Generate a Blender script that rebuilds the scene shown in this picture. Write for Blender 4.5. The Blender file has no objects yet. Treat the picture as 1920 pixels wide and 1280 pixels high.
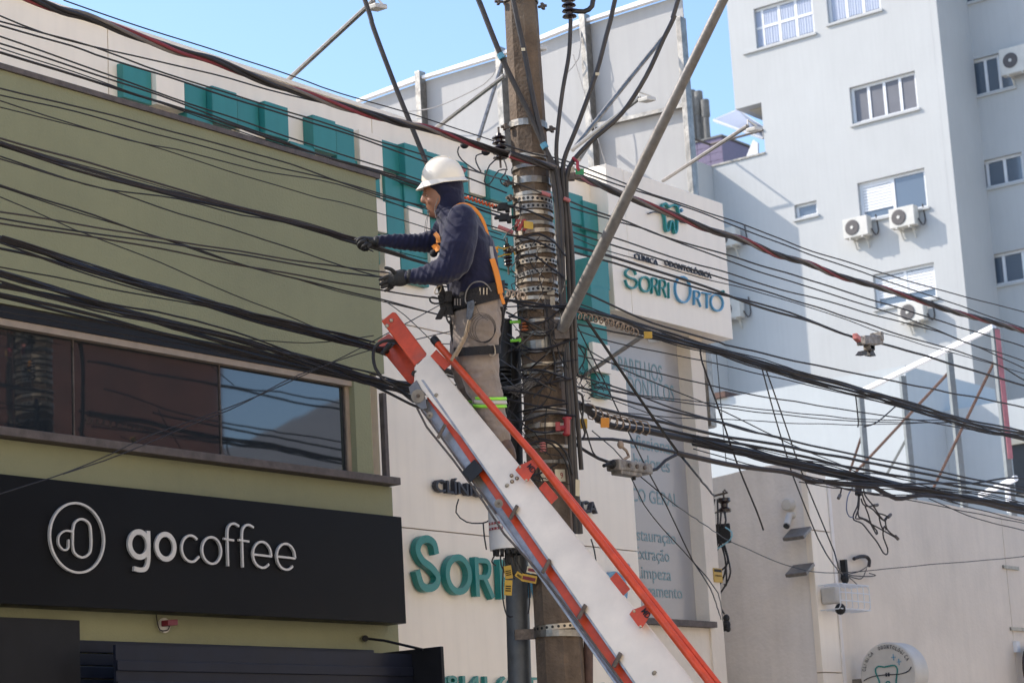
import bpy, bmesh, math, random
from math import sin, cos, pi, radians, tan, sqrt
from mathutils import Vector, Matrix, noise
random.seed(7)
SC = bpy.context.scene
COL = SC.collection

# ------------------------------------------------------------------ camera
# street runs along +X, the facades face -Y; the camera stands on the opposite pavement, 1.6 m up, looking along the street and up
FPX = 4150.0
BEAR, PITCH, ROLL = radians(36.5), radians(11.9), radians(3.28)
HD = Vector((cos(BEAR), sin(BEAR), 0)); ZZ = Vector((0, 0, 1))
_R0 = Vector((sin(BEAR), -cos(BEAR), 0)); _U0 = -HD * sin(PITCH) + ZZ * cos(PITCH)
FW = HD * cos(PITCH) + ZZ * sin(PITCH)
RT = _R0 * cos(ROLL) - _U0 * sin(ROLL)
UP = _R0 * sin(ROLL) + _U0 * cos(ROLL)
CAM = Vector((0, 0, 1.6))
cd = bpy.data.cameras.new('camera'); co = bpy.data.objects.new('camera', cd); COL.objects.link(co)
cd.sensor_width = 36; cd.lens = FPX / 1920 * 36; cd.clip_start = .1; cd.clip_end = 600
cd.dof.use_dof = True; cd.dof.focus_distance = 12.9; cd.dof.aperture_fstop = 6.3
m3 = Matrix((RT, UP, -FW)).transposed()
co.matrix_world = Matrix.Translation(CAM) @ m3.to_4x4()
SC.camera = co

# ------------------------------------------------------------------ sky and sun
SUN_EL = radians(38.5); SUN_AZ = Vector((-.48, .877, 0)).normalized()
SD = Vector((SUN_AZ.x * cos(SUN_EL), SUN_AZ.y * cos(SUN_EL), sin(SUN_EL)))
w = bpy.data.worlds.new('World'); SC.world = w; w.use_nodes = True
nt = w.node_tree; nt.nodes.clear()
sk = nt.nodes.new('ShaderNodeTexSky'); sk.sky_type = 'NISHITA'; sk.sun_disc = False
sk.sun_elevation = SUN_EL; sk.sun_rotation = math.atan2(SUN_AZ.x, SUN_AZ.y)
sk.air_density = 1.0; sk.dust_density = 1.1; sk.ozone_density = 3.5
bg = nt.nodes.new('ShaderNodeBackground'); bg.inputs['Strength'].default_value = .118
ow = nt.nodes.new('ShaderNodeOutputWorld')
nt.links.new(sk.outputs[0], bg.inputs[0]); nt.links.new(bg.outputs[0], ow.inputs[0])
ld = bpy.data.lights.new('sun', 'SUN'); ld.energy = 2.0; ld.angle = radians(.53); ld.color = (1, .91, .79)
lo = bpy.data.objects.new('sun', ld); COL.objects.link(lo); lo.rotation_euler = SD.to_track_quat('Z', 'Y').to_euler(); lo.location = (0, 0, 30)
SC.view_settings.view_transform = 'Standard'; SC.view_settings.look = 'None'
SC.view_settings.exposure = 1.45; SC.view_settings.gamma = 1; SC.view_settings.use_curve_mapping = False
SC.cycles.max_bounces = 8; SC.cycles.diffuse_bounces = 6

# ------------------------------------------------------------------ from calibration to places
def ray(x, y): return RT * ((x - 960) / FPX) - UP * ((y - 640) / FPX) + FW
def PD(x, y, d): return CAM + ray(x, y) * d
def PY(x, y, Y):
    v = ray(x, y); return CAM + v * (Y / v.y)
def PX(x, y, X):
    v = ray(x, y); return CAM + v * (X / v.x)
def PV(x, y, p0, n):
    v = ray(x, y); return CAM + v * ((p0 - CAM).dot(n) / v.dot(n))

# ------------------------------------------------------------------ materials
MATS = {}
def mat(name, rgb, rough=.6, metal=0., var=.12, scale=6., bump=.0, bscale=40., spec=.5, streak=0., rgb2=None, coat=0., dirt=0.):
    if name in MATS: return MATS[name]
    m = bpy.data.materials.new(name); m.use_nodes = True; t = m.node_tree; N = t.nodes; L = t.links
    b = N['Principled BSDF']
    b.inputs['Roughness'].default_value = rough; b.inputs['Metallic'].default_value = metal
    b.inputs['Specular IOR Level'].default_value = spec
    b.inputs['Coat Weight'].default_value = coat
    tc = N.new('ShaderNodeTexCoord'); nz = N.new('ShaderNodeTexNoise'); nz.inputs['Scale'].default_value = scale; nz.inputs['Detail'].default_value = 6
    nz.inputs['Roughness'].default_value = .62
    geo = N.new('ShaderNodeNewGeometry')
    L.new(geo.outputs['Position'], nz.inputs['Vector'])
    mr = N.new('ShaderNodeMapRange'); mr.inputs[1].default_value = .3; mr.inputs[2].default_value = .7
    L.new(nz.outputs['Fac'], mr.inputs[0])
    mx = N.new('ShaderNodeMix'); mx.data_type = 'RGBA'
    c2 = rgb2 if rgb2 else tuple(c * (1 - var * 1.6) for c in rgb); c1 = tuple(min(1, c * (1 + var * .4)) for c in rgb)
    mx.inputs[6].default_value = (*c2, 1); mx.inputs[7].default_value = (*c1, 1)
    L.new(mr.outputs[0], mx.inputs[0]); out = mx.outputs[2]
    if streak > 0:   # rain streaks that run down
        mp = N.new('ShaderNodeMapping'); mp.inputs['Scale'].default_value = (9, 9, .55)
        n2 = N.new('ShaderNodeTexNoise'); n2.inputs['Scale'].default_value = 1.3; n2.inputs['Detail'].default_value = 5
        L.new(geo.outputs['Position'], mp.inputs[0]); L.new(mp.outputs[0], n2.inputs['Vector'])
        r2 = N.new('ShaderNodeMapRange'); r2.inputs[1].default_value = .42; r2.inputs[2].default_value = .75; r2.inputs[3].default_value = 0; r2.inputs[4].default_value = streak
        L.new(n2.outputs['Fac'], r2.inputs[0])
        m2 = N.new('ShaderNodeMix'); m2.data_type = 'RGBA'; m2.inputs[7].default_value = (*[c * .45 for c in rgb], 1)
        L.new(r2.outputs[0], m2.inputs[0]); L.new(out, m2.inputs[6]); out = m2.outputs[2]
    if dirt > 0:
        n3 = N.new('ShaderNodeTexNoise'); n3.inputs['Scale'].default_value = scale * .35; n3.inputs['Detail'].default_value = 8
        L.new(geo.outputs['Position'], n3.inputs['Vector'])
        r3 = N.new('ShaderNodeMapRange'); r3.inputs[1].default_value = .52; r3.inputs[2].default_value = .72; r3.inputs[4].default_value = dirt
        L.new(n3.outputs['Fac'], r3.inputs[0])
        m4 = N.new('ShaderNodeMix'); m4.data_type = 'RGBA'; m4.inputs[7].default_value = (.16, .13, .1, 1)
        L.new(r3.outputs[0], m4.inputs[0]); L.new(out, m4.inputs[6]); out = m4.outputs[2]
    L.new(out, b.inputs['Base Color'])
    rr = N.new('ShaderNodeMapRange'); rr.inputs[3].default_value = max(.02, rough - .1); rr.inputs[4].default_value = min(1, rough + .12)
    L.new(nz.outputs['Fac'], rr.inputs[0]); L.new(rr.outputs[0], b.inputs['Roughness'])
    if bump > 0:
        nb = N.new('ShaderNodeTexNoise'); nb.inputs['Scale'].default_value = bscale; nb.inputs['Detail'].default_value = 4
        L.new(geo.outputs['Position'], nb.inputs['Vector'])
        bp = N.new('ShaderNodeBump'); bp.inputs['Strength'].default_value = bump; bp.inputs['Distance'].default_value = .02
        L.new(nb.outputs['Fac'], bp.inputs['Height']); L.new(bp.outputs[0], b.inputs['Normal'])
    MATS[name] = m; return m

def glass_mat(name, tint=(.02, .025, .03), rough=.03, alpha=1.0):
    m = bpy.data.materials.new(name); m.use_nodes = True; b = m.node_tree.nodes['Principled BSDF']
    b.inputs['Base Color'].default_value = (*tint, 1); b.inputs['Roughness'].default_value = rough
    b.inputs['Specular IOR Level'].default_value = .5; b.inputs['IOR'].default_value = 1.8
    N = m.node_tree.nodes; L = m.node_tree.links
    geo = N.new('ShaderNodeNewGeometry'); nb = N.new('ShaderNodeTexNoise'); nb.inputs['Scale'].default_value = 1.1
    L.new(geo.outputs['Position'], nb.inputs['Vector']); bp = N.new('ShaderNodeBump'); bp.inputs['Strength'].default_value = .05; bp.inputs['Distance'].default_value = .05
    L.new(nb.outputs['Fac'], bp.inputs['Height']); L.new(bp.outputs[0], b.inputs['Normal'])
    return m

# ------------------------------------------------------------------ geometry
class MB:
    def __init__(s): s.v = []; s.f = []
    def add(s, vs, fs):
        o = len(s.v); s.v += [Vector(v) for v in vs]; s.f += [tuple(i + o for i in f) for f in fs]; return s
    def box(s, a, b):
        x0, x1 = sorted((a[0], b[0])); y0, y1 = sorted((a[1], b[1])); z0, z1 = sorted((a[2], b[2]))
        return s.add([(x0, y0, z0), (x1, y0, z0), (x1, y1, z0), (x0, y1, z0), (x0, y0, z1), (x1, y0, z1), (x1, y1, z1), (x0, y1, z1)],
                     [(0, 3, 2, 1), (4, 5, 6, 7), (0, 1, 5, 4), (1, 2, 6, 5), (2, 3, 7, 6), (3, 0, 4, 7)])
    def obox(s, c, u, v, n):            # centre and three half-axes
        c, u, v, n = map(Vector, (c, u, v, n))
        return s.add([c + u * a + v * b + n * d for a, b, d in ((-1, -1, -1), (1, -1, -1), (1, 1, -1), (-1, 1, -1), (-1, -1, 1), (1, -1, 1), (1, 1, 1), (-1, 1, 1))],
                     [(0, 3, 2, 1), (4, 5, 6, 7), (0, 1, 5, 4), (1, 2, 6, 5), (2, 3, 7, 6), (3, 0, 4, 7)])
    def prism(s, poly, d):              # a polygon of points pushed along d
        n = len(poly); P = [Vector(p) for p in poly]; d = Vector(d)
        return s.add(P + [p + d for p in P], [tuple(range(n)), tuple(range(2 * n - 1, n - 1, -1))] + [(i, i + n, (i + 1) % n + n, (i + 1) % n) for i in range(n)])
    def tube(s, pts, r, k=6, cap=True, flat=1.0):
        P = [Vector(p) for p in pts]; n = len(P)
        if n < 2: return s
        rs = r if isinstance(r, (list, tuple)) else [r] * n
        T = [(P[min(i + 1, n - 1)] - P[max(i - 1, 0)]).normalized() for i in range(n)]
        a = T[0].orthogonal().normalized() if abs(T[0].z) > .95 else T[0].cross(ZZ).normalized()
        V = []
        for i in range(n):
            a = (a - T[i] * a.dot(T[i])); a = a.normalized() if a.length > 1e-6 else T[i].orthogonal().normalized()
            b = T[i].cross(a)
            for j in range(k):
                t = 2 * pi * j / k; V.append(P[i] + a * (cos(t) * rs[i]) + b * (sin(t) * rs[i] * flat))
        F = [(i * k + j, i * k + (j + 1) % k, (i + 1) * k + (j + 1) % k, (i + 1) * k + j) for i in range(n - 1) for j in range(k)]
        if cap: F += [tuple(range(k - 1, -1, -1)), tuple((n - 1) * k + j for j in range(k))]
        return s.add(V, F)
    def loft(s, secs, k=20, cap=True):   # secs: (centre, half axis a, half axis b)
        V = []
        for c, a, b in secs:
            for j in range(k):
                t = 2 * pi * j / k; V.append(Vector(c) + Vector(a) * cos(t) + Vector(b) * sin(t))
        n = len(secs)
        F = [(i * k + j, i * k + (j + 1) % k, (i + 1) * k + (j + 1) % k, (i + 1) * k + j) for i in range(n - 1) for j in range(k)]
        if cap: F += [tuple(range(k - 1, -1, -1)), tuple((n - 1) * k + j for j in range(k))]
        return s.add(V, F)
    def ball(s, c, a, b, d, k=12, m=8):
        c, a, b, d = map(Vector, (c, a, b, d)); V = []
        for i in range(1, m):
            ph = pi * i / m
            for j in range(k):
                t = 2 * pi * j / k; V.append(c + a * (cos(t) * sin(ph)) + b * (sin(t) * sin(ph)) + d * cos(ph))
        V += [c + d, c - d]; F = [(i * k + j, (i + 1) * k + j, (i + 1) * k + (j + 1) % k, i * k + (j + 1) % k) for i in range(m - 2) for j in range(k)]
        F += [(len(V) - 2, j, (j + 1) % k) for j in range(k)] + [(len(V) - 1, (m - 2) * k + (j + 1) % k, (m - 2) * k + j) for j in range(k)]
        return s.add(V, F)
    def lathe(s, c, ax, prof, k=16):    # prof: (radius, height along ax)
        c = Vector(c); ax = Vector(ax).normalized(); a = ax.orthogonal().normalized(); b = ax.cross(a)
        return s.loft([(c + ax * h, a * r, b * r) for r, h in prof], k)
    def build(s, name, m, parent=None, smooth=False, kind=None, label=None, base=None, bevel=0):
        if parent is not None:
            o0 = ORG[parent.name]
        elif base is not None: o0 = Vector(base)
        else:
            xs = [v.x for v in s.v]; ys = [v.y for v in s.v]; zs = [v.z for v in s.v]
            o0 = Vector(((min(xs) + max(xs)) / 2, (min(ys) + max(ys)) / 2, min(zs)))
        me = bpy.data.meshes.new(name); me.from_pydata([v - o0 for v in s.v], [], s.f)
        bm = bmesh.new(); bm.from_mesh(me); bmesh.ops.recalc_face_normals(bm, faces=bm.faces)
        if bevel > 0:
            bmesh.ops.bevel(bm, geom=[e for e in bm.edges if len(e.link_faces) == 2 and e.calc_face_angle(0) > .6], offset=bevel, segments=2, affect='EDGES', profile=.6)
        bm.to_mesh(me); bm.free()
        if smooth:
            me.polygons.foreach_set('use_smooth', [True] * len(me.polygons)); me.set_sharp_from_angle(angle=radians(40))
        me.materials.append(m)
        o = bpy.data.objects.new(name, me); COL.objects.link(o)
        ORG[o.name] = o0
        if parent is not None: o.parent = parent
        else: o.location = o0
        if kind: o['kind'] = kind
        if label: o['label'] = label
        return o
ORG = {}

def thing(name, label, cat, loc, group=None):
    o = bpy.data.objects.new(name, None); COL.objects.link(o); o.location = loc; o.empty_display_size = .2
    o['label'] = label; o['category'] = cat
    if group: o['group'] = group
    ORG[o.name] = Vector(loc); return o
def tag(o, label, cat, group=None):
    o['label'] = label; o['category'] = cat
    if group: o['group'] = group
    return o
def finish(o, mods):
    """apply modifiers into the mesh"""
    for t, kw in mods:
        md = o.modifiers.new(t.lower(), t)
        for k, v in kw.items(): setattr(md, k, v)
    dg = bpy.context.evaluated_depsgraph_get(); dg.update()
    me = bpy.data.meshes.new_from_object(o.evaluated_get(dg)); o.modifiers.clear()
    mt = list(o.data.materials); o.data = me
    if not me.materials and mt: me.materials.append(mt[0])
    me.polygons.foreach_set('use_smooth', [True] * len(me.polygons)); me.update()
    return o
def spline(P, step=.08):
    P = [Vector(p) for p in P]
    if len(P) < 3: 
        n = max(2, int((P[-1] - P[0]).length / (step * 6)) + 1)
        return [P[0].lerp(P[-1], i / n) for i in range(n + 1)]
    Q = [P[0] * 2 - P[1]] + P + [P[-1] * 2 - P[-2]]; out = []
    for i in range(1, len(Q) - 2):
        a, b, c, d = Q[i - 1:i + 3]; n = max(2, min(14, int((c - b).length / step)))
        for j in range(n):
            t = j / n
            out.append(.5 * ((2 * b) + (c - a) * t + (2 * a - 5 * b + 4 * c - d) * t * t + (3 * b - a - 3 * c + d) * t ** 3))
    out.append(P[-1]); return out
def ribbon(mb, P, wd, nrm, depth, closed=False):
    """flat stroke of width wd along P, standing proud by depth along nrm"""
    P = [Vector(p) for p in P]; n = len(P); L = []; R = []; nrm = Vector(nrm)
    for i in range(n):
        a = P[(i - 1) % n] if closed or i > 0 else P[0]; b = P[(i + 1) % n] if closed or i < n - 1 else P[-1]
        t = (b - a).normalized(); q = t.cross(nrm).normalized() * (wd / 2)
        L.append(P[i] + q); R.append(P[i] - q)
    V = L + R + [p + nrm * depth for p in L] + [p + nrm * depth for p in R]; F = []
    m = n if closed else n - 1
    for i in range(m):
        j = (i + 1) % n
        F += [(2 * n + i, 2 * n + j, 3 * n + j, 3 * n + i), (i, j, n + j, n + i), (i, j, 2 * n + j, 2 * n + i), (n + i, n + j, 3 * n + j, 3 * n + i)]
    if not closed: F += [(0, n, 3 * n, 2 * n), (n - 1, 2 * n - 1, 4 * n - 1, 3 * n - 1)]
    mb.add(V, F)
_gc = {}
def glyph(s, ext=.05, off=0.):
    k = (s, ext, off)
    if k in _gc: return _gc[k]
    c = bpy.data.curves.new('t', 'FONT'); c.body = s; c.extrude = ext; c.offset = off; c.resolution_u = 3
    o = bpy.data.objects.new('t', c); COL.objects.link(o); dg = bpy.context.evaluated_depsgraph_get(); dg.update()
    me = o.evaluated_get(dg).to_mesh(); vs = [v.co.copy() for v in me.vertices]; fs = [tuple(p.vertices) for p in me.polygons]
    o.evaluated_get(dg).to_mesh_clear(); bpy.data.objects.remove(o); bpy.data.curves.remove(c)
    _gc[k] = (vs, fs); return _gc[k]
def adv(s):
    f = lambda q: max(v.x for v in glyph(q + '|')[0])
    return f(s) - f('')
def letters(s, org_, u, v, n, width, cap, depth, m, parent, name='letter', off=.0, thick_space=1.0, one=False):
    """text that starts at org_, runs along u for `width`, stands up along v with capitals `cap` high, proud along n by depth"""
    u, v, n = Vector(u), Vector(v), Vector(n); W = adv(s.rstrip()); sx = width / W
    gc = glyph('H', .05, 0)[0]; sy = cap / (max(q.y for q in gc) - min(q.y for q in gc))
    allmb = MB()
    for i, ch in enumerate(s):
        if ch == ' ': continue
        x0 = adv(s[:i]) if i else 0
        vs, fs = glyph(ch, .05, off)
        mb = allmb if one else MB()
        mb.add([Vector(org_) + u * ((x0 + q.x) * sx) + v * (q.y * sy) + n * ((q.z + .05) / .1 * depth) for q in vs], fs)
        if not one: mb.build(name, m, parent)
    if one: return allmb.build(name, m, parent)

# ------------------------------------------------------------------ shared materials
M_white = mat('white_composite_panel', (.92, .82, .69), .45, var=.04, scale=1.5, streak=.10)
M_white2 = mat('white_painted_render', (.80, .71, .60), .75, var=.06, scale=2, bump=.15, bscale=30, streak=.10, dirt=.08)
M_teal = mat('teal_composite_panel', (.03, .225, .215), .42, var=.08, scale=3, streak=.15)
M_tealL = mat('teal_letter_acrylic', (.01, .22, .205), .3, var=.06)
M_blueL = mat('blue_letter_acrylic', (.08, .28, .45), .3, var=.06)
M_olive = mat('olive_green_render', (.262, .26, .150), .8, var=.10, scale=.8, bump=.25, bscale=60, streak=.05, dirt=.07)
M_cap = mat('weathered_metal_flashing', (.12, .095, .085), .7, var=.3, scale=12, bump=.2)
M_black = mat('black_sign_sheet', (.006, .0065, .008), .42, var=.1, spec=.12)
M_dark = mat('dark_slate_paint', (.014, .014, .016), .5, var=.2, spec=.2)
M_shut = mat('navy_black_shutter', (.012, .015, .028), .4, var=.2, spec=.25)
M_cable = mat('black_cable_sheath', (.021, .018, .018), .5, var=.2, scale=20)
M_cable2 = mat('faded_brown_black_cable', (.045, .035, .032), .6, var=.25, scale=20)
M_red = mat('red_cable_sheath', (.21, .03, .04), .5, var=.2)
M_grey = mat('grey_cable_sheath', (.17, .15, .14), .6, var=.2)
M_conc = mat('weathered_pole_concrete', (.165, .115, .078), .9, var=.35, scale=7, bump=.5, bscale=45, streak=.6, dirt=.6)
M_steel = mat('galvanised_steel', (.33, .31, .28), .42, metal=.85, var=.3, scale=14, bump=.1, dirt=.35)
M_steelp = mat('galvanised_tube', (.23, .215, .20), .45, metal=.5, var=.2, scale=22, bump=.1, dirt=.3)
M_shiny = mat('stainless_strap', (.46, .40, .33), .42, metal=.9, var=.25, scale=20)
M_iron = mat('rusty_bracket_iron', (.16, .13, .11), .7, metal=.4, var=.35, scale=25, bump=.3)
M_rust = mat('rust_red_steel', (.11, .06, .045), .75, var=.3, scale=18)
M_orange = mat('orange_fibreglass', (.66, .075, .02), .38, var=.16, scale=14, spec=.4, dirt=.3)
M_lwhite = mat('white_ladder_beam', (.84, .74, .62), .42, var=.08, scale=5, dirt=.16)
M_alu = mat('brushed_aluminium', (.42, .41, .40), .45, metal=.6, var=.2, scale=22, dirt=.3)
M_rubber = mat('black_rubber', (.012, .012, .013), .65, var=.2)
M_yel = mat('yellow_label_plastic', (.55, .34, .05), .5, var=.15)
M_green = mat('green_clip_plastic', (.22, .62, .05), .45, var=.1)
M_redp = mat('red_plastic_clamp', (.30, .025, .03), .4, var=.1)
M_brownp = mat('brown_porcelain', (.03, .018, .016), .25, var=.2)
M_letd = mat('dark_slate_letters', (.025, .028, .04), .5, var=.1)
M_glass = glass_mat('dark_window_glass')
M_apt = mat('pale_blue_white_render', (.50, .508, .505), .85, var=.05, scale=.35, bump=.15, bscale=8, streak=.07, dirt=.05)
M_wframe = mat('white_window_frame', (.75, .76, .78), .5, var=.04)
M_sheet = mat('grey_billboard_sheet', (.35, .35, .35), .6, var=.07, scale=.9, streak=.14)

# ================================================================== SETTING
YC = 10.1      # clinic facade
YG = 9.85      # green facade
ZT = PY(43, 3, YC).z * .5 + PY(640, 188, YC).z * .5      # clinic parapet top
def fX(px, py, Y): return PY(px, py, Y).x
def fZ(px, py, Y): return PY(px, py, Y).z
M_asph = mat('street_paving', (.40, .35, .29), .9, var=.25, scale=3, bump=.6, bscale=90)
M_pave = mat('pavement_concrete', (.55, .48, .40), .9, var=.2, scale=2, bump=.4, bscale=60, dirt=.2)
M_terr = mat('earth_terrain', (.38, .34, .28), .95, var=.3, scale=.2)
MB().box((-300, -300, -.5), (300, 300, -.02)).build('ground', M_terr, kind='structure')
MB().box((-120, -2.6, -.016), (150, 6.6, 0)).build('road', M_asph, kind='structure')
for nm, y0, y1 in (('pavement', 6.6, 10.1), ('pavement', -5.0, -2.6)):
    o = MB().box((-40, y0, -.01), (80, y1, .13)).build(nm, M_pave, kind='structure')

# ------------------------------------------------------------------ clinic building with teal blocks
cl = thing('clinic_building', 'white dental clinic building with teal blocks along its facade beside the green coffee shop', 'building', (14, YC + 2, 0))
xr_low = fX(1187, 900, YC); xr_up = fX(1140, 680, YC); xend = fX(1343, 1000, YC)
zb_box = fZ(1145, 578, YC)              # underside of the projecting sign box
x_box0 = fX(1112, 330, YC)
zjoint = fZ(900, 1003, YC)
zjB = fZ(1187, 700, YC)
def panel(x0, x1, z0, z1, y0=YC, y1=YC + .12, name='facade_panel', m=M_white):
    g = .004
    return MB().box((x0 + g, y0, z0 + g), (x1 - g, y1, z1 - g)).build(name, m, cl, bevel=.002)
xs = fX(203, 120, YC)
zm = fZ(203, 200, YC) - .3
panel(2.0, xs, zm, ZT); panel(xs, fX(700, 300, YC), zm, ZT)
panel(fX(700, 300, YC), x_box0, fZ(700, 430, YC), ZT)
x7 = fX(700, 600, YC)
panel(x7, xr_up, zjB, fZ(700, 430, YC)); panel(x7, xr_low, zjoint, zjB); panel(x7, xr_low, 0, zjoint)
panel(x_box0, xr_up + .3, zb_box, ZT)
MB().box((2.0, YC + .12, 0), (x7 + .4, YC + .3, ZT - .02)).build('core_wall', M_white2, cl)
MB().box((x7 + .4, YC + .12, 0), (xr_up - .02, YC + .3, ZT - .02)).build('core_wall', M_white2, cl)
MB().box((2.0, YC - .03, ZT), (x_box0, YC + .3, ZT + .03)).build('coping', M_white, cl)
xj = fX(1312, 900, YC)          # pier between recess and the end of the building
MB().box((xj, YC, 0), (xend, YC + .5, ZT - .2)).build('pier', M_white2, cl)
zsill = fZ(1250, 1172, YC)
MB().box((xr_low, YC + .02, 0), (xj, YC + .5, zsill)).build('sill_wall', M_white2, cl)
MB().box((xr_low - .03, YC - .05, zsill), (xj + .03, YC + .36, zsill + .05)).build('window_sill', M_cap, cl)
# recessed opening: vinyl covered glazing, cream reveal, narrow cream mullion
YR = YC + .135
M_vinyl = mat('frosted_window_film', (.36, .355, .36), .22, var=.06, scale=.8, spec=.6)
M_cream = mat('cream_reveal_paint', (.60, .54, .42), .6, var=.08, streak=.2)
MB().box((xr_up - .015, YR, zsill + .05), (xj, YR + .03, zb_box - .002)).build('vinyl_window', M_vinyl, cl)
xm = PY(1302, 900, YR).x
MB().box((xj - .03, YC + .5, zsill), (xj + .2, YC + .8, zb_box)).build('back_reveal', M_cream, cl)
MB().box((xm - .02, YR - .06, zsill + .05), (xm + .02, YR - .003, zb_box - .01)).build('mullion', M_cream, cl)
MB().box((2, YC + .85, 0), (xend, YC + 7.5, ZT - .3)).build('body', M_white2, cl)
MB().box((xend + .004, YC + 1.25, 0), (18.2, YC + 7.5, ZT - .6)).build('rear_body', M_white2, cl)
# lettering of the window film
M_vtxt = mat('pale_blue_print', (.16, .27, .30), .5, var=.1)
for s, xa, xb, yb, cap in (('APARELHOS', 1148, 1243, 717, 33), ('ORTODÔNTICOS', 1128, 1265, 754, 33), ('Profissional', 1160, 1262, 852, 27),
                           ('Alinhadores', 1152, 1257, 886, 27), ('CLÍNICO GERAL', 1135, 1272, 950, 25), ('Restauração', 1172, 1268, 1020, 23),
                           ('Extração', 1190, 1256, 1053, 23), ('Limpeza', 1192, 1259, 1088, 23), ('Clareamento', 1178, 1280, 1122, 23)):
    a = PY(xa, yb - (xb - xa) * .16, YR); b = PY(xb, yb, YR)
    z = b.z
    letters(s, (a.x, YR - .001, z), (1, 0, 0), (0, 0, 1), (0, -1, 0), b.x - a.x, cap / FPX * (a - CAM).length, .002, M_vtxt, cl, 'window_lettering', one=True)

# teal and white blocks standing proud of the facade: (x left, x right, y top, y bottom at the left edge, depth, material)
BL = [(230, 283, 116.5, 181.6, .06, 'T'), (292.5, 345, 129.5, 194, .10, 'W'), (345.5, 386, 152, 206, .06, 'T'), (350, 399, 206.5, 262, .085, 'T'),
      (397, 443.5, 160, 226, .11, 'T'), (444, 484, 181, 236, .06, 'T'), (449, 497, 238.5, 290, .05, 'W'), (495.5, 539.5, 188.5, 250, .11, 'T'),
      (500, 540, 252, 300, .03, 'T'), (543.5, 590, 264, 318, .09, 'T'), (586, 628.5, 214.5, 277.5, .10, 'T'), (629, 663, 232, 297.5, .06, 'T'),
      (673, 715.5, 242, 309, .06, 'W'), (634, 676.5, 291, 345, .03, 'T'), (677, 711, 308, 360, .02, 'T'), (716, 748, 261.5, 316, .04, 'T'),
      (758, 800, 267, 340, .10, 'T'), (800.5, 875, 283, 362, .055, 'T'), (721, 756, 326, 377, .03, 'T'), (757, 791, 338, 388, .05, 'T'), (791.5, 835, 345, 400, .08, 'T'),
      (724, 757, 378.5, 440, .05, 'T'), (700, 723, 372, 431, .07, 'W'), (766, 805, 385, 440, .07, 'W'), (806, 850, 392, 450, .04, 'T'),
      (700, 719, 436, 493, .03, 'T'), (721, 749.5, 466, 512, .08, 'W'), (751, 802, 474, 526, .05, 'T'), (720, 750, 441, 465, .05, 'T'), (751, 805, 441, 473, .03, 'T'), (806, 850, 452, 500, .06, 'W'),
      (851, 878, 300, 360, .03, 'T'), (879, 908, 309, 360, .05, 'W'), (916.5, 962, 317, 372, .09, 'T'), (872, 920, 364, 398, .04, 'T'), (921, 958, 376, 428, .05, 'W'),
      (880, 920, 400, 452, .07, 'T'), (921, 962, 430, 498, .05, 'T'), (880, 920, 454, 520, .04, 'T'), (921, 965, 500, 545, .03, 'T'), (963, 1005, 360, 430, .05, 'T'), (963, 1010, 432, 500, .05, 'W'),
      (1006, 1058, 350, 420, .05, 'T'), (1058, 1092, 357, 413, .05, 'T'), (1092.5, 1119, 375, 429, .07, 'T'), (1060, 1098, 414, 466, .02, 'T'), (1099, 1131, 427, 480, .05, 'T'),
      (1060, 1103, 468, 522, .06, 'W'), (1104, 1140, 481, 534, .21, 'T'), (1062, 1084, 524, 586, .03, 'T'), (1107, 1141, 533, 586, .23, 'T'), (1085, 1106, 526, 586, .05, 'T'),
      (1040, 1136, 588, 638, .05, 'T'), (1040, 1105, 639, 690, .03, 'T'), (1111, 1143, 640, 694, .09, 'W'), (1117, 1143, 698, 742, .06, 'T')]
for (xa, xb, ya, yb, dp, k) in BL:
    Yf = YC - dp
    a = PY(xa, ya, Yf); b = PY(xa, yb, Yf); c = PY(xb, ya, Yf)
    MB().box((a.x + .001, Yf, b.z), (c.x, YC - .001, a.z)).build('teal_block' if k == 'T' else 'white_block', M_teal if k == 'T' else M_white, cl, bevel=.006)

# projecting sign box
YB = YC - .18
bx0, bx1 = PY(1145, 450, YB).x, PY(1364, 500, YB).x
bz0, bz1 = PY(1145, 578, YB).z, PY(1145, 310, YB).z
sb = thing('clinic_sign_box', 'white projecting sign box with a teal tooth emblem and raised clinic lettering', 'sign', (bx0, YB, bz0))
bdx = PY(1170, 350, YB).x
MB().box((bx0, YB, bz0), (bdx - .002, YC + .5, bz1)).build('box_panel', M_white, sb, bevel=.003)
MB().box((bdx + .002, YB, bz0), (bx1, YC + .5, bz1)).build('box_panel', M_white, sb, bevel=.003)
SN = [0]
def zC(x, y, ox, oy, s): return (ox + x / s, oy + y / s)
def strokes(parent, Y, lst, wd, m, depth, name='letter', ox=0, oy=0, s=1, closed=False):
    mb = MB(); SN[0] += 1; depth += (SN[0] % 4) * .0011
    P = [PY(*zC(x, y, ox, oy, s), Y) for x, y in lst]
    if len(P) > 2:
        if closed: P = spline(P + [P[0]], .01)[:-1]
        else: P = spline(P, .01)
    ribbon(mb, P, wd, (0, -1, 0), depth, closed)
    return mb.build(name, m, parent)
def arc(cx, cy, rx, ry, a0, a1, n=16, sk=0):
    return [(cx + rx * cos(radians(a0 + (a1 - a0) * i / n)), cy + ry * sin(radians(a0 + (a1 - a0) * i / n)) + sk * rx * cos(radians(a0 + (a1 - a0) * i / n))) for i in range(n + 1)]
zc = dict(ox=1040, oy=300, s=5.333)
YT = YB - .01
strokes(sb, YT, [(1120, 480), (1085, 440), (1052, 470), (1070, 540), (1082, 600), (1095, 700), (1110, 715), (1125, 690), (1135, 630), (1150, 615), (1165, 640), (1172, 700), (1185, 735), (1202, 700), (1205, 620), (1218, 540), (1205, 475), (1165, 455), (1120, 480)], .018, M_tealL, .03, 'tooth_emblem', **zc)
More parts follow.
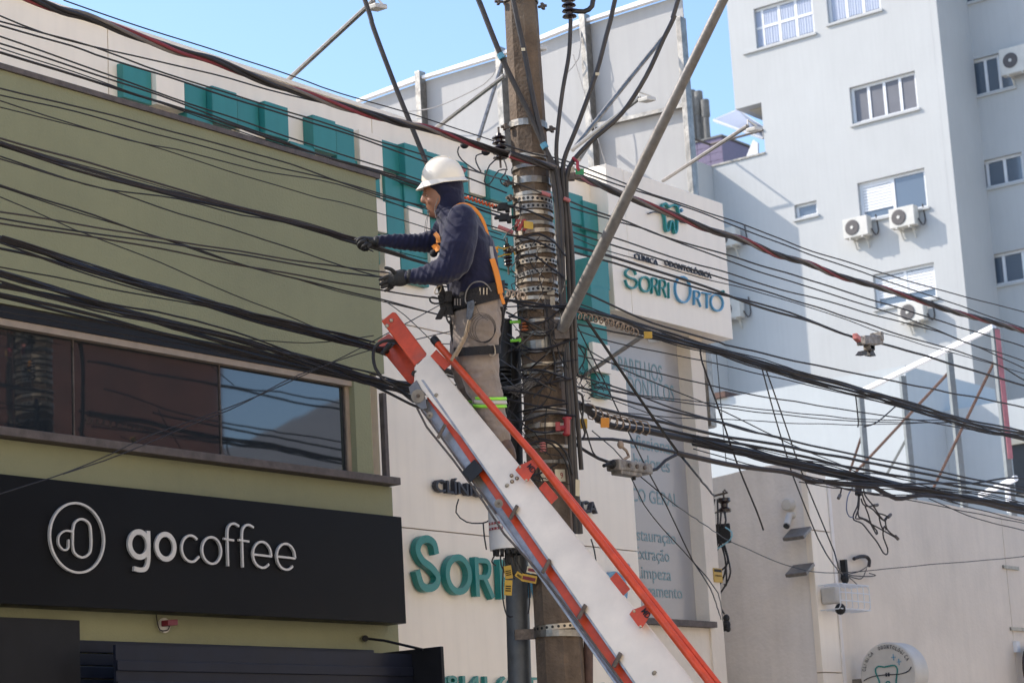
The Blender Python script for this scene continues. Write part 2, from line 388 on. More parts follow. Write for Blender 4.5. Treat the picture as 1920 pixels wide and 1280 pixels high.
strokes(sb, YT, [(925, 540), (990, 520), (1060, 530), (1130, 550), (1200, 575), (1260, 620), (1330, 630)], .010, M_letd, .02, 'wire_emblem', **zc)
for cx, cy in ((1228, 462), (1255, 505)):
    strokes(sb, YT, [(cx - 14, cy - 3), (cx + 14, cy + 5)], .008, M_blueL, .02, 'star_emblem', **zc)
    strokes(sb, YT, [(cx, cy - 16), (cx + 1, cy + 20)], .008, M_blueL, .02, 'star_emblem', **zc)
for xx in (1128, 1148):
    strokes(sb, YT, [(xx, 535), (xx + 2, 570)], .012, M_letd, .028, 'bracket_emblem', **zc)
a, b = PY(1188, 484, YT), PY(1232, 494, YT)
letters('CLÍNICA', (a.x, YT, PY(1188, 485, YT).z), (1, 0, 0), (0, 0, 1), (0, -1, 0), b.x - a.x, .048, .012, M_letd, sb, 'letter', off=.004)
a, b = PY(1245, 498, YT), PY(1332, 515, YT)
letters('ODONTOLÓGICA', (a.x, YT, PY(1245, 497, YT).z), (1, 0, 0), (0, 0, 1), (0, -1, 0), b.x - a.x, .048, .012, M_letd, sb, 'letter', off=.004)
z4 = dict(ox=1080, oy=520, s=5.953)
W4 = .0145
strokes(sb, YT, [(655, -25), (635, -75), (590, -95), (548, -70), (540, -30), (580, 5), (640, 25), (668, 60), (655, 105), (610, 125), (560, 95), (535, 30)], W4, M_tealL, .02, **z4)
strokes(sb, YT, arc(755, 80, 58, 82, 0, 345, 20, .15), W4, M_tealL, .02, closed=True, **z4)
for dx, dy in ((0, 0), (88, 22)):
    strokes(sb, YT, [(835 + dx, 8 + dy), (830 + dx, 185 + dy)], W4 * .8, M_tealL, .02, **z4)
    strokes(sb, YT, [(838 + dx, 10 + dy), (880 + dx, 20 + dy), (895 + dx, 60 + dy), (875 + dx, 98 + dy), (838 + dx, 98 + dy)], W4 * .75, M_tealL, .02, **z4)
    strokes(sb, YT, [(868 + dx, 98 + dy), (905 + dx, 205 + dy)], W4 * .8, M_tealL, .02, **z4)
strokes(sb, YT, [(1020, 60), (1022, 235)], W4 * .8, M_tealL, .02, **z4)
strokes(sb, YT, arc(1178, 140, 86, 142, 0, 345, 24, .15), W4, M_blueL, .02, closed=True, **z4)
strokes(sb, YT, [(1305, 150), (1303, 310)], W4 * .8, M_blueL, .02, **z4)
strokes(sb, YT, [(1308, 152), (1350, 160), (1368, 195), (1345, 232), (1308, 232)], W4 * .75, M_blueL, .02, **z4)
strokes(sb, YT, [(1340, 232), (1378, 330)], W4 * .8, M_blueL, .02, **z4)
strokes(sb, YT, [(1395, 172), (1490, 190)], W4 * .8, M_blueL, .02, **z4); strokes(sb, YT, [(1445, 182), (1447, 348)], W4 * .8, M_blueL, .02, **z4)
strokes(sb, YT, arc(1560, 285, 68, 90, 0, 345, 20, .15), W4, M_blueL, .02, closed=True, **z4)
strokes(sb, YT, arc(1625, 170, 14, 20, 0, 330, 10), .008, M_tealL, .02, closed=True, **z4)

# big letters on the clinic wall
ls = thing('clinic_wall_lettering', 'big raised teal and blue letters with a slate line above on the white clinic wall', 'sign', PY(940, 1100, YC))
zb = dict(ox=640, oy=850, s=2.977)
YL = YC - .012
def dz(px): return px / 2.977 / FPX * 14.8
strokes(ls, YL, [(503, 565), (488, 505), (450, 480), (412, 495), (398, 545), (425, 600), (475, 640), (510, 690), (500, 735), (460, 755), (420, 735), (395, 655)], dz(46), M_tealL, .05, **zb)
strokes(ls, YL, arc(625, 678, 62, 95, 0, 345, 24, .12), dz(40), M_tealL, .05, closed=True, **zb)
for dx, dy in ((0, 0), (135, 14)):
    strokes(ls, YL, [(725 + dx, 580 + dy), (735 + dx, 800 + dy)], dz(38), M_tealL, .05, **zb)
    strokes(ls, YL, [(733 + dx, 598 + dy), (785 + dx, 606 + dy), (800 + dx, 645 + dy), (785 + dx, 690 + dy), (735 + dx, 692 + dy)], dz(32), M_tealL, .05, **zb)
    strokes(ls, YL, [(768 + dx, 690 + dy), (820 + dx, 808 + dy)], dz(36), M_tealL, .05, **zb)
strokes(ls, YL, [(1003, 612), (1012, 832)], dz(38), M_tealL, .05, **zb)
strokes(ls, YL, arc(1150, 712, 90, 138, 0, 345, 24, .12), dz(36), M_blueL, .05, closed=True, **zb)
strokes(ls, YL, [(1268, 652), (1276, 868)], dz(34), M_blueL, .05, **zb); strokes(ls, YL, [(1270, 668), (1318, 672), (1332, 706), (1316, 750), (1272, 754)], dz(30), M_blueL, .05, **zb); strokes(ls, YL, [(1300, 754), (1350, 876)], dz(32), M_blueL, .05, **zb)
strokes(ls, YL, [(1350, 668), (1424, 678)], dz(32), M_blueL, .05, **zb); strokes(ls, YL, [(1386, 672), (1394, 880)], dz(34), M_blueL, .05, **zb)
strokes(ls, YL, arc(1500, 768, 62, 94, 0, 345, 24, .12), dz(34), M_blueL, .05, closed=True, **zb)
strokes(ls, YL, arc(1582, 640, 24, 28, 0, 330, 12), .006, M_blueL, .012, closed=True, **zb)
a, b = PY(809, 921, YL), PY(903, 932, YL)
letters('CLÍNICA', (a.x, YL, a.z), (1, 0, 0), (0, 0, 1), (0, -1, 0), b.x - a.x + .1, .088, .04, M_letd, ls, 'letter', off=.014)
a, b = PY(930, 948, YL), PY(1113, 962, YL)
letters('ODONTOLÓGICA', (a.x, YL, PY(1090, 960, YL).z), (1, 0, 0), (0, 0, 1), (0, -1, 0), b.x - a.x, .088, .04, M_letd, ls, 'letter', off=.014)
a = PY(835, 1297, YL); b = PY(1100, 1310, YL)
letters('98141 6675', (fX(808, 1290, YC), YL, a.z), (1, 0, 0), (0, 0, 1), (0, -1, 0), 1.25, .115, .035, M_tealL, ls, 'letter', off=.014)
a = PY(1130, 1310, YL)
letters('6-72', (a.x - .1, YL, PY(1150, 1311, YL).z), (1, 0, 0), (0, 0, 1), (0, -1, 0), .5, .125, .035, M_tealL, ls, 'letter', off=.014)

# ------------------------------------------------------------------ green coffee shop
gs = thing('coffee_shop_building', 'olive green shop front with a long dark window strip above a black sign', 'building', (9, YG, 0))
zg = fZ(350, 232, YG); zw1 = fZ(0, 605, YG); zw0 = fZ(0, 803, YG); xg = fX(707, 400, YG)
xw = fX(660, 800, YG); xg2 = fX(697, 800, YG); xg3 = fX(743, 1100, YG)
MB().box((2, YG, zw1 + .12), (xg, YC - .003, zg)).build('upper_wall', M_olive, gs)
MB().box((xw + .04, YG, zw0), (xg2, YC - .003, zw1 + .118)).build('pier', M_olive, gs)
MB().box((2, YG, 2.4), (xg3, YC - .003, zw0 - .06)).build('lower_wall', M_olive, gs)
xgl = fX(733, 900, YG)
MB().box((2, YG - .09, zw0 - .056), (xgl, YG + .2, zw0 - .004)).build('window_ledge', M_cap, gs, bevel=.005)
mb = MB().box((2, YG - .02, zg), (xg + .03, YG + .12, zg + .035)); mb.build('roof_flashing', M_cap, gs)
M_beige = mat('beige_window_head', (.36, .28, .21), .6, var=.15, scale=8, dirt=.3)
MB().box((2, YG + .02, zw1 - .005), (xw + .05, YG + .1, zw1 + .036)).build('window_head', M_beige, gs)
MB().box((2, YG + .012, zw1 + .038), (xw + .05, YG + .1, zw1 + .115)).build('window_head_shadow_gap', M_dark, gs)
xs_ = [2, fX(-420, 700, YG), fX(152, 750, YG), fX(427, 780, YG), xw]
for i in range(4):
    o = MB().box((xs_[i] + .003, YG + .07, zw0), (xs_[i + 1] - .003, YG + .085, zw1)).build('window_pane', M_glass, gs)
    MB().box((xs_[i + 1] - .003, YG + .06, zw0), (xs_[i + 1] + .003, YG + .09, zw1)).build('window_bar', M_iron, gs)
MB().box((xw + .004, YG + .05, zw0), (xw + .04, YG + .1, zw1)).build('window_frame', M_beige, gs)
# brown post standing on the ledge in front of the white wall
px_ = fX(722, 800, YG)
MB().box((px_ - .018, YG - .01, zw0 - .003), (px_ + .018, YG + .03, zw1 - .02)).build('ledge_post', M_cap, gs)
# roller shutter lintel and dark panel below
zsh = fZ(150, 1200, YG)
for i in range(9):
    z1 = zsh - i * .075
    MB().box((fX(150, 1200, YG) - .2, YG - .03 + .01 * (i % 2), z1 - .071), (xg3 - .3, YG - .002, z1)).build('shutter_slat', M_shut, gs, bevel=.006)
# sign
YS = YG - .16
sg = thing('coffee_shop_sign', 'long black fascia sign with a round cup emblem and silver coffee shop lettering', 'sign', PY(380, 1130, YS))
MB().box((3, YS, fZ(700, 1165, YS)), (fX(757, 1060, YS), YG - .002, fZ(700, 963, YS))).build('sign_board', M_black, sg, bevel=.004)
M_silver = mat('silver_letter_metal', (.62, .60, .57), .35, metal=.35, var=.08, scale=10)
YSL = YS - .004
ze = dict(ox=0, oy=850, s=2.977)
def dg(px): return px / 2.977 / FPX * 13.4
SK = .10
def st(lst, wpx, closed=False, name='letter'): strokes(sg, YSL, lst, dg(wpx), M_silver, .014, name, closed=closed, **ze)
st(arc(421, 471, 151, 193, 0, 352, 40, SK), 12, True, 'emblem_ring')
st([(400, 430), (412, 385), (448, 366), (488, 388), (500, 430), (502, 520), (490, 560), (452, 580), (414, 560), (400, 520)], 12, True, 'emblem_cup')
st([(398, 436), (355, 432), (322, 460), (320, 505), (345, 537), (372, 530), (376, 480)], 10, False, 'emblem_handle')
st(arc(768, 508, 52, 70, 0, 345, 22, SK), 30, True)
st([(818, 432), (820, 520), (818, 600), (805, 640), (775, 650), (738, 642)], 26)
st(arc(917, 520, 50, 69, 0, 345, 22, SK), 28, True)
st([(1104, 575)] + arc(1058, 531, 51, 73, 50, 312, 18, SK)[1:], 13)
st(arc(1173, 541, 53, 74, 0, 350, 24, SK), 13, True)
for dx, dy in ((0, 0), (83, 7)):
    st([(1265 + dx, 628 + dy), (1262 + dx, 520 + dy), (1261 + dx, 435 + dy), (1272 + dx, 402 + dy), (1296 + dx, 391 + dy), (1325 + dx, 406 + dy)], 13)
    st([(1241 + dx, 475 + dy), (1299 + dx, 485 + dy)], 12)
for cx, cy in ((1456, 565), (1588, 576)):
    st([(cx - 50, cy - 2), (cx + 52, cy + 10)], 12)
    st([(cx + 52, cy + 8)] + arc(cx, cy, 51, 72, -8, -318, 22, SK)[1:], 13)
# dark corner panel, awning, small lamp and stay rod
dp = MB().box((5, YG - .1, 0), (fX(150, 1180, YG - .1), YG - .004, fZ(80, 1159, YG - .1))).build('wall_panel', M_dark, None, bevel=.004)
tag(dp, 'plain dark square panel on the green wall under the black coffee sign', 'panel')
YA = YG - .55
aw = thing('shop_awning', 'dark navy flat awning box jutting out over the shop door below the green wall', 'awning', PY(700, 1270, YA))
za = fZ(835, 1211, YA)
MB().prism([(fX(690, 1222, YG), YG - .002, za - .02), (fX(690, 1222, YG), YG - .002, za - .6), (fX(780, 1240, YA), YA, za - .6), (fX(780, 1240, YA), YA, za)], (.001, 0, 0))
MB().box((fX(833, 1240, YA) - .03, YA, za - .7), (fX(833, 1240, YA), YG - .006, za)).build('end_plate', M_dark, aw, bevel=.004)
MB().box((fX(150, 1200, YG) + .0, YA + .25, za - .7), (fX(833, 1240, YA) - .032, YA + .27, za - .03)).build('front_board', M_shut, aw)
for i in range(5):
    MB().box((fX(150, 1200, YG), YA + .235, za - .18 - i * .12), (fX(833, 1240, YA) - .04, YA + .248, za - .12 - i * .12)).build('board_slat', M_shut, aw, bevel=.004)
rd = MB().tube([PY(685, 1196, YG - .03), PY(720, 1200, YG - .15), PY(793, 1217, YA + .1)], .010).tube([PY(685, 1196, YG), PY(685, 1196, YG - .04)], .022, 10).build('stay_rod', M_dark)
tag(rd, 'thin black stay rod from the green wall to the awning corner', 'rod')
lp = thing('wall_lamp', 'small wall lamp with round white plate and dark red head under the coffee sign', 'lamp', PY(306, 1172, YG))
M_wht = mat('cream_plastic', (.60, .57, .52), .5, var=.08)
MB().lathe(PY(306, 1172, YG), (0, -1, 0), [(.001, 0), (.046, 0), (.046, .015), (.001, .022)], 20).build('back_plate', M_wht, lp, smooth=True)
M_mar = mat('dark_red_lamp_enamel', (.16, .015, .03), .4)
c = PY(318, 1167, YG - .06); MB().obox(c, (.042, 0, .003), (0, .03, 0), (0, 0, .018)).build('lamp_head', M_mar, lp, bevel=.004)
MB().tube([PY(306, 1170, YG - .02), c], .008).build('lamp_arm', M_iron, lp)
MB().tube(spline([PY(293, 1142, YG - .01), PY(294, 1160, YG - .02), PY(300, 1180, YG - .03), PY(315, 1180, YG - .03), PY(318, 1170, YG - .05)], .02), .004).build('lamp_cord', M_cable, lp)

# ------------------------------------------------------------------ billboard frame on the roof, seen from behind
XB = 17.6
bb = thing('roof_billboard', 'big grey billboard seen from behind on steel posts above the clinic roof', 'billboard', (XB, 12.5, 5.0))
yl, yr = PX(670, 190, XB).y, PX(1288, 300, XB).y
zt = PX(960, 92, XB).z
def bz(px, py): return PX(px, py, XB).z
yA = [yl] + [PX(x, y, XB).y for x, y in ((790, 190), (941, 150), (1102, 130))] + [PX(1281, 100, XB).y]
zA = [bz(676, 191), bz(790, 150), bz(941, 105), bz(1102, 42), bz(1262, -8)]
zlow = 5.0
for i in range(4):
    MB().prism([(XB + .06, yA[i] - .004, zlow), (XB + .06, yA[i + 1] + .004, zlow), (XB + .06, yA[i + 1] + .004, zA[i + 1]), (XB + .06, yA[i] - .004, zA[i])], (.012, 0, 0)).build('metal_sheet', M_sheet, bb)
    MB().prism([(XB - .02, yA[i], zA[i] + .005), (XB - .02, yA[i + 1], zA[i + 1] + .005), (XB - .02, yA[i + 1], zA[i + 1] + .06), (XB - .02, yA[i], zA[i] + .035)], (.06, 0, 0)).build('top_rail', M_wframe, bb)
for i in (1, 2, 3):
    MB().box((XB - .05, yA[i] - .035, zlow), (XB + .05, yA[i] + .035, zA[i] + .09)).build('post', M_steel, bb, bevel=.004)
MB().box((XB - .05, yA[4] - .03, zlow), (XB + .05, yA[4] + .03, zA[4] - .25)).build('post', M_steel, bb, bevel=.004)
MB().prism([PX(1108, 233, XB - .02), PX(1279, 194, XB - .02), PX(1279, 201, XB - .02), PX(1108, 241, XB - .02)], (.06, 0, 0)).build('cross_rail', M_steel, bb)
for p in (((897, 262), (942, 118)), ((1073, 282), (1242, 72)), ((1085, 300), (1110, 262))):
    a = PX(*p[0], XB - 1.2); b = PX(*p[1], XB - .06)
    MB().tube([a, b], .022, 6).build('brace', M_steel, bb)
M_wire = mat('thin_grey_wire', (.30, .29, .28), .6)
wr = MB().tube(spline([PX(760, 210, XB - .1), PX(820, 200, XB - .15), PX(908, 158, XB - .1), PX(930, 130, XB - .1)], .1), .006, 4)
wr.tube(spline([PX(1060, 140, XB - .1), PX(1085, 110, XB - .1), PX(1090, 60, XB - .05)], .1), .006, 4)
wr.tube(spline([PX(1074, 102, XB - .1), PX(1100, 190, XB - .15), PX(1130, 290, XB - .1), PX(1140, 320, XB - .1)], .1), .006, 4)
wr.build('loose_wire', M_wire, bb, kind='stuff')

# ------------------------------------------------------------------ floodlight arms that lean out from the clinic parapet
def flood(p0, p1, hx, hy, label, depth0=YC + .1, out=1.35, scale=.6):
    a = PY(*p0, depth0); b = PY(*p1, depth0 - out)
    t = thing('floodlight_arm', label, 'floodlight', a, 'floodlight arms along the clinic front')
    MB().tube([a, b], .018, 8).build('arm_tube', M_steelp, t, smooth=True)
    h = PY(hx, hy, depth0 - out - .05)
    MB().obox(h, (.10 * scale, 0, .01), (0, .045, .0), (-.003, 0, .016)).build('lamp_head', M_wht, t, bevel=.008)
    MB().tube([b, b + Vector((0, 0, .05)), h + Vector((.06, 0, .04)), h], .008, 5).build('bracket', M_wht, t)
    return t
flood((536, 154), (700, 2), 706, 14, 'pale floodlight arm rising over the first teal blocks, highest against open sky')
flood((814, 243), (946, 142), 1008, 92, 'floodlight arm that crosses the grey billboard just beside the pole', out=1.2)
flood((1074, 280), (1199, 184), 1213, 187, 'floodlight arm crossing the billboard behind the fan of thick cables')
flood((1243, 339), (1402, 236), 1414, 243, 'floodlight arm above the projecting sign box, in front of the chimney pipes', out=1.25)
flood((1080, 714), (1205, 630), 1232, 637, 'floodlight arm under the sign box in front of the window lettering', out=.9)

# ------------------------------------------------------------------ apartment building far along the street
XA = 57.0
M_shade = M_apt
ap = thing('apartment_building', 'tall pale blue white apartment block with balconies of air conditioners beyond the clinic', 'building', (XA + 6, 26, 0))
def AP(x, y): return PX(x, y, XA)
yc1 = AP(1757, 150).y           # corner where the wall steps back
ymin = 8.0
ytop = AP(1370, 100).y; yin = AP(1432, 250).y; ywing = AP(1337, 330).y
zso = (AP(1380, 205).z); zsob = AP(1427, 192).z
zter = AP(1437, 288).z; zter2 = AP(1337, 325).z
ZA_ = 34
# the main wall is one sheet cut round its windows: build it as grid cells between the openings
wins = []   # (y0,y1,z0,z1) of openings on the near face, and on the set back face
XA2 = XA + 2.2
def AP2(x, y): return PX(x, y, XA2)
def rect(P, tl, br):
    a = P(*tl); b = P(*br); return (min(a.y, b.y), max(a.y, b.y), min(a.z, b.z), max(a.z, b.z))
W1 = [rect(AP, (1391, 24), (1528, 62)), rect(AP, (1547, -24), (1652, 18)), rect(AP, (1592, 165), (1722, 203)), rect(AP, (1607, 344), (1740, 388)), rect(AP, (1489, 385), (1533, 402)), rect(AP, (1636, 515), (1757, 557))]
W2 = [rect(AP2, (1791, 121), (1903, 163)), rect(AP2, (1811, 309), (1921, 338)), rect(AP2, (1838, 482), (1960, 518)), rect(AP2, (1780, -60), (1880, -12))]
def holed_wall(x0, x1, y0, y1, z0, z1, holes, m, parent, name='wall'):
    ys = sorted({y0, y1, *[h[0] for h in holes], *[h[1] for h in holes]}); zs = sorted({z0, z1, *[h[2] for h in holes], *[h[3] for h in holes]})
    ys = [y for y in ys if y0 <= y <= y1]; zs = [z for z in zs if z0 <= z <= z1]
    V = []; F = []; idx = {}
    def vid(i, j):
        if (i, j) not in idx: idx[(i, j)] = len(V); V.append((x0, ys[i], zs[j]))
        return idx[(i, j)]
    mb = MB()
    for i in range(len(ys) - 1):
        for j in range(len(zs) - 1):
            cy, cz = (ys[i] + ys[i + 1]) / 2, (zs[j] + zs[j + 1]) / 2
            if any(h[0] < cy < h[1] and h[2] < cz < h[3] for h in holes): continue
            F.append((vid(i, j), vid(i + 1, j), vid(i + 1, j + 1), vid(i, j + 1)))
    mb.add(V, F)
    for h in holes:       # reveals
        a, b, c, d = (h[0], h[2]), (h[1], h[2]), (h[1], h[3]), (h[0], h[3])
        P = [(x0, *q) for q in (a, b, c, d)] + [(x0 + .22, *q) for q in (a, b, c, d)]
        mb.add(P, [(0, 1, 5, 4), (1, 2, 6, 5), (2, 3, 7, 6), (3, 0, 4, 7)])
    return mb.build(name, m, parent)
holed_wall(XA, 0, yc1, yin, 0, ZA_, W1, M_apt, ap)
MB().prism([(XA, yin + .001, zso), (XA, ytop, zso), (XA, ytop, ZA_), (XA, yin + .001, ZA_)], (8, 0, 0)).build('upper_wall', M_apt, ap)
MB().box((XA + .4, yin + .1, zso - .02), (XA + 2.4, ytop - .25, zso - .004)).build('soffit_panel', M_cream, ap)
MB().prism([(XA, yin + .001, 0), (XA, ywing, 0), (XA, ywing, zter), (XA, yin + .001, zter)], (5, 0, 0)).build('terrace_wall', M_apt, ap)
MB().box((XA - .04, yin + .001, zter + .002), (XA + .3, ywing, zter + .06)).build('terrace_coping', M_steel, ap)
MB().box((XA - 1.55, ywing + .004, 0), (XA + 5, ywing + 9, zter + .02)).build('side_wing', M_apt, ap)
MB().box((XA + .003, yin - 4, 0), (XA + 12, yin, ZA_ - .5)).build('inner_core', M_dark, ap) if False else None
MB().box((XA + .002, yc1 - .22, 0), (XA + 2.2, yc1 - .002, ZA_)).build('corner_strip', M_apt, ap)
holed_wall(XA2, 0, ymin, yc1 - .22, 0, ZA_, W2, M_apt, ap)
MB().box((XA2 + 3, ymin, 0), (XA2 + 3.2, yin - .2, ZA_)).build('back_wall', M_apt, ap)
MB().box((XA, yc1 - .3, ZA_ + .004), (XA2 + 3, ytop, ZA_ + .2)).build('roof_slab', M_apt, ap)
# terrace railing and washing line
for i in range(2):
    z = zter + .34 + i * .0
MB().tube([(XA - .02, yin, zter + .75), (XA - .02, ywing, zter + .72), (XA - 1.5, ywing + .05, zter + .72), (XA - 1.5, ywing + 5, zter + .72)], .04, 6).build('terrace_rail', M_iron, ap)
M_curt = mat('pale_curtain', (.45, .50, .62), .8, var=.15, scale=30)
M_room = mat('dim_room', (.05, .055, .06), .9)
M_pane = glass_mat('apartment_glass', (.10, .13, .17), .12)
M_netd = mat('screened_glass', (.13, .135, .16), .5, var=.1, scale=2)
def win(r, X, n, kind, top=0):
    y0, y1, z0, z1 = r
    t = .05; xf = X + .12
    fr = MB()
    fr.box((xf, y0 + .002, z0 + .002), (xf + .06, y1 - .002, z0 + .09)).box((xf, y0 + .002, z1 - .08), (xf + .06, y1 - .002, z1 - .002))
    fr.box((xf, y0 + .002, z0 + .092), (xf + .06, y0 + .09, z1 - .082)).box((xf, y1 - .09, z0 + .092), (xf + .06, y1 - .002, z1 - .082))
    ztr = z1 - top
    f = fr.build('window_frame', M_wframe, ap)
    for i in range(1, n):
        y = y0 + .05 + (y1 - y0 - .1) * i / n
        MB().box((xf - .004, y - .045, z0 + .094), (xf + .05, y + .045, z1 - .084)).build('mullion', M_wframe, f)
    if top: MB().box((xf - .008, y0 + .092, ztr - .04), (xf + .04, y1 - .092, ztr + .04)).build('transom', M_wframe, f)
    for i in range(n):
        a = y0 + .05 + (y1 - y0 - .1) * i / n + .048; b = y0 + .05 + (y1 - y0 - .1) * (i + 1) / n - .048
        k = kind[(n - 1 - i) % len(kind)]
        if k in 'gc':
            MB().box((xf + .02, a, z0 + .1), (xf + .028, b, z1 - .09)).build('pane', M_pane, f)
        if k == 'n': MB().box((xf + .02, a, z0 + .1), (xf + .028, b, z1 - .09)).build('pane', M_netd, f)
        if k == 'c':
            cm = MB(); nn = 14; P = [(xf - .003 + .008 * sin(j * 2.4) - .008 + .02, a + (b - a) * j / nn) for j in range(nn + 1)]
            for q in range(nn): cm.add([(P[q][0], P[q][1], z0 + .11), (P[q + 1][0], P[q + 1][1], z0 + .11), (P[q + 1][0], P[q + 1][1], z1 - .1), (P[q][0], P[q][1], z1 - .1)], [(0, 1, 2, 3)])
            cm.build('curtain', M_curt, f)
        if k == 's':      # louvred shutter
            ns = int((z1 - z0 - .35) / .09)
            for q in range(ns):
                z = z0 + .3 + q * .09
                MB().prism([(xf + .005, a, z), (xf + .035, a, z + .02), (xf + .035, a, z + .088), (xf + .005, a, z + .075)], (0, b - a, 0)).build('slat', M_wframe, f)
            MB().box((xf + .04, a, z0 + .1), (xf + .05, b, z1 - .09)).build('pane', M_pane, f)
        if k == 'p':      # closed panel shutter
            MB().box((xf + .012, a, z0 + .1), (xf + .03, b, z1 - .09)).build('shutter_panel', M_wframe, f)
    MB().box((X - .07, y0 - .06, z0 - .07), (X + .118, y1 + .06, z0 + .0)).build('window_sill', M_apt, ap)
    return f
win(W1[0], XA, 4, 'cccc', .62); win(W1[1], XA, 3, 'ccc', 0); win(W1[2], XA, 4, 'nnnn')
win(W1[3], XA, 2, 'sg'); win(W1[4], XA, 1, 'g'); win(W1[5], XA, 2, 's')
win(W2[0], XA2, 4, 'gggg'); win(W2[1], XA2, 3, 'ggg'); win(W2[2], XA2, 3, 'ggg'); win(W2[3], XA2, 2, 'gg')
M_acw = mat('air_conditioner_white', (.62, .60, .55), .5, var=.08)
M_grill = mat('dark_fan_grille', (.10, .09, .09), .6)
def ac(X, px, py, label, wd=.80, ht=.58, P=AP):
    c = P(px, py); y, z = c.y, c.z; x0 = X - .42
    t = thing('air_conditioner', label, 'air conditioner', (X - .25, y, z - ht / 2), 'outdoor air conditioner units on the apartment wall')
    MB().box((x0, y - wd / 2, z - ht / 2), (x0 + .30, y + wd / 2, z + ht / 2)).build('casing', M_acw, t, bevel=.015)
    fy = y + wd * .12
    MB().lathe((x0 - .002, fy, z), (-1, 0, 0), [(.23, 0), (.23, .012), (.20, .018), (.001, .018)], 20).build('fan_grille', M_grill, t)
    MB().lathe((x0 - .02, fy, z), (-1, 0, 0), [(.05, 0), (.05, .012), (.001, .014)], 10).build('fan_hub', M_acw, t)
    for s in (-.25, .25):
        MB().box((x0, y + s * wd - .02, z - ht / 2 - .05), (X, y + s * wd + .02, z - ht / 2 - .003)).build('bracket', M_acw, t)
        MB().prism([(X - .04, y + s * wd - .018, z - ht / 2 - .3), (X - .001, y + s * wd - .018, z - ht / 2 - .3), (x0 + .3, y + s * wd - .018, z - ht / 2 - .055), (x0 + .24, y + s * wd - .018, z - ht / 2 - .055)], (0, .03, 0)).build('strut', M_acw, t)
    MB().tube(spline([Vector((x0 + .2, y - wd / 2 - .02, z - .1)), Vector((x0 + .25, y - wd / 2 - .12, z - .3)), Vector((X - .03, y - wd / 2 - .15, z - .15)), Vector((X - .02, y - wd / 2 - .1, z + .35))], .1), .02, 5).build('coolant_hose', M_cable2, t)
    return t
ac(XA, 1616, 430, 'outdoor air conditioner with beige fan, under the shuttered half of the open window')
ac(XA, 1703, 411, 'outdoor air conditioner with a dark fan under the netted window')
ac(XA, 1720, 588, 'outdoor air conditioner below the lowest louvred window')
ac(XA2, 1912, 118, 'air conditioner high on the set back wall, cut by the photo edge', .9, .8, P=AP2)
ac(XA, 1372, 449, 'upper air conditioner peeping out past the edge of the clinic sign box')
ac(XA, 1379, 583, 'lower air conditioner peeping out past the edge of the clinic sign box')
# awning window flap above the terrace
fl = thing('terrace_canopy', 'white framed translucent canopy over the apartment terrace', 'canopy', (XA - .6, yin + .9, zter + 1.6))
cps = [PX(1338, 226, XA + .5), PX(1383, 207, XA + 1.6), PX(1431, 240, XA + 1.6), PX(1431, 260, XA + .5)]
MB().prism([cps[0], cps[1], cps[2], cps[3]], (0, 0, .03)).build('canopy_sheet', M_curt, fl)
for i in range(4): MB().tube([cps[i], cps[(i + 1) % 4]], .04, 4).build('frame', M_wframe, fl)
ln = MB().prism([PX(1397, 299, XA + .4), PX(1412, 262, XA + .4), PX(1421, 268, XA + .4), PX(1421, 293, XA + .4)], (.06, 0, 0)).build('hanging_towel', M_wframe)
tag(ln, 'white and pink towel drying over the apartment terrace rail', 'towel')

# chimney pipes on a purple tiled base
M_purp = mat('purple_tiles', (.13, .10, .17), .4, var=.12, scale=8)
M_chim = mat('grey_flue_concrete', (.17, .17, .165), .8, var=.25, scale=4, bump=.2)
XH = 62.0
def PH(x, y): return PX(x, y, XH)
ch = thing('chimney_stack', 'cluster of grey flue pipes on a purple tiled block beside the billboard edge', 'chimney', (XH, PH(1320, 290).y, 12))
b0, b1 = PH(1356, 300).y, PH(1240, 300).y; zc0, zc1 = PH(1290, 330).z - 4, PH(1310, 267).z
nr = 12
for i in range(nr):
    z0 = zc1 - (i + 1) * .26
    for j in range(5):
        ya = b0 + (b1 - b0) * j / 5; yb_ = b0 + (b1 - b0) * (j + 1) / 5
        MB().box((XH, ya + .006, z0 + .006), (XH + .05, yb_ - .006, z0 + .254)).build('tile', M_purp, ch)
MB().box((XH + .03, b0 + .01, 6), (XH + 2, b1, zc1 - .01)).build('tiled_core', M_purp, ch)
MB().box((XH - .05, b0 - .05, zc1), (XH + 2.05, b1 + .05, zc1 + .06)).build('cap', M_chim, ch)
for px, ytop_, dx in ((1292, 187, .35), (1301, 181, .0), (1311, 182, .1), (1327, 186, .15), (1303, 168, .9), (1316, 170, .8)):
    X2 = XH + .3 + dx; c = PX(px, 260, X2); zt_ = PX(px, ytop_, X2).z
    MB().tube([(X2, c.y, zc1 + .06), (X2, c.y, zt_ - .62)], .085 * 1.25, 12).build('flue_pipe', M_chim, ch, smooth=True)
    MB().lathe((X2, c.y, zt_ - .64), (0, 0, 1), [(.11, 0), (.15, .05), (.15, .6), (.13, .64), (.001, .64)], 12).build('flue_cowl', M_chim, ch, smooth=True)

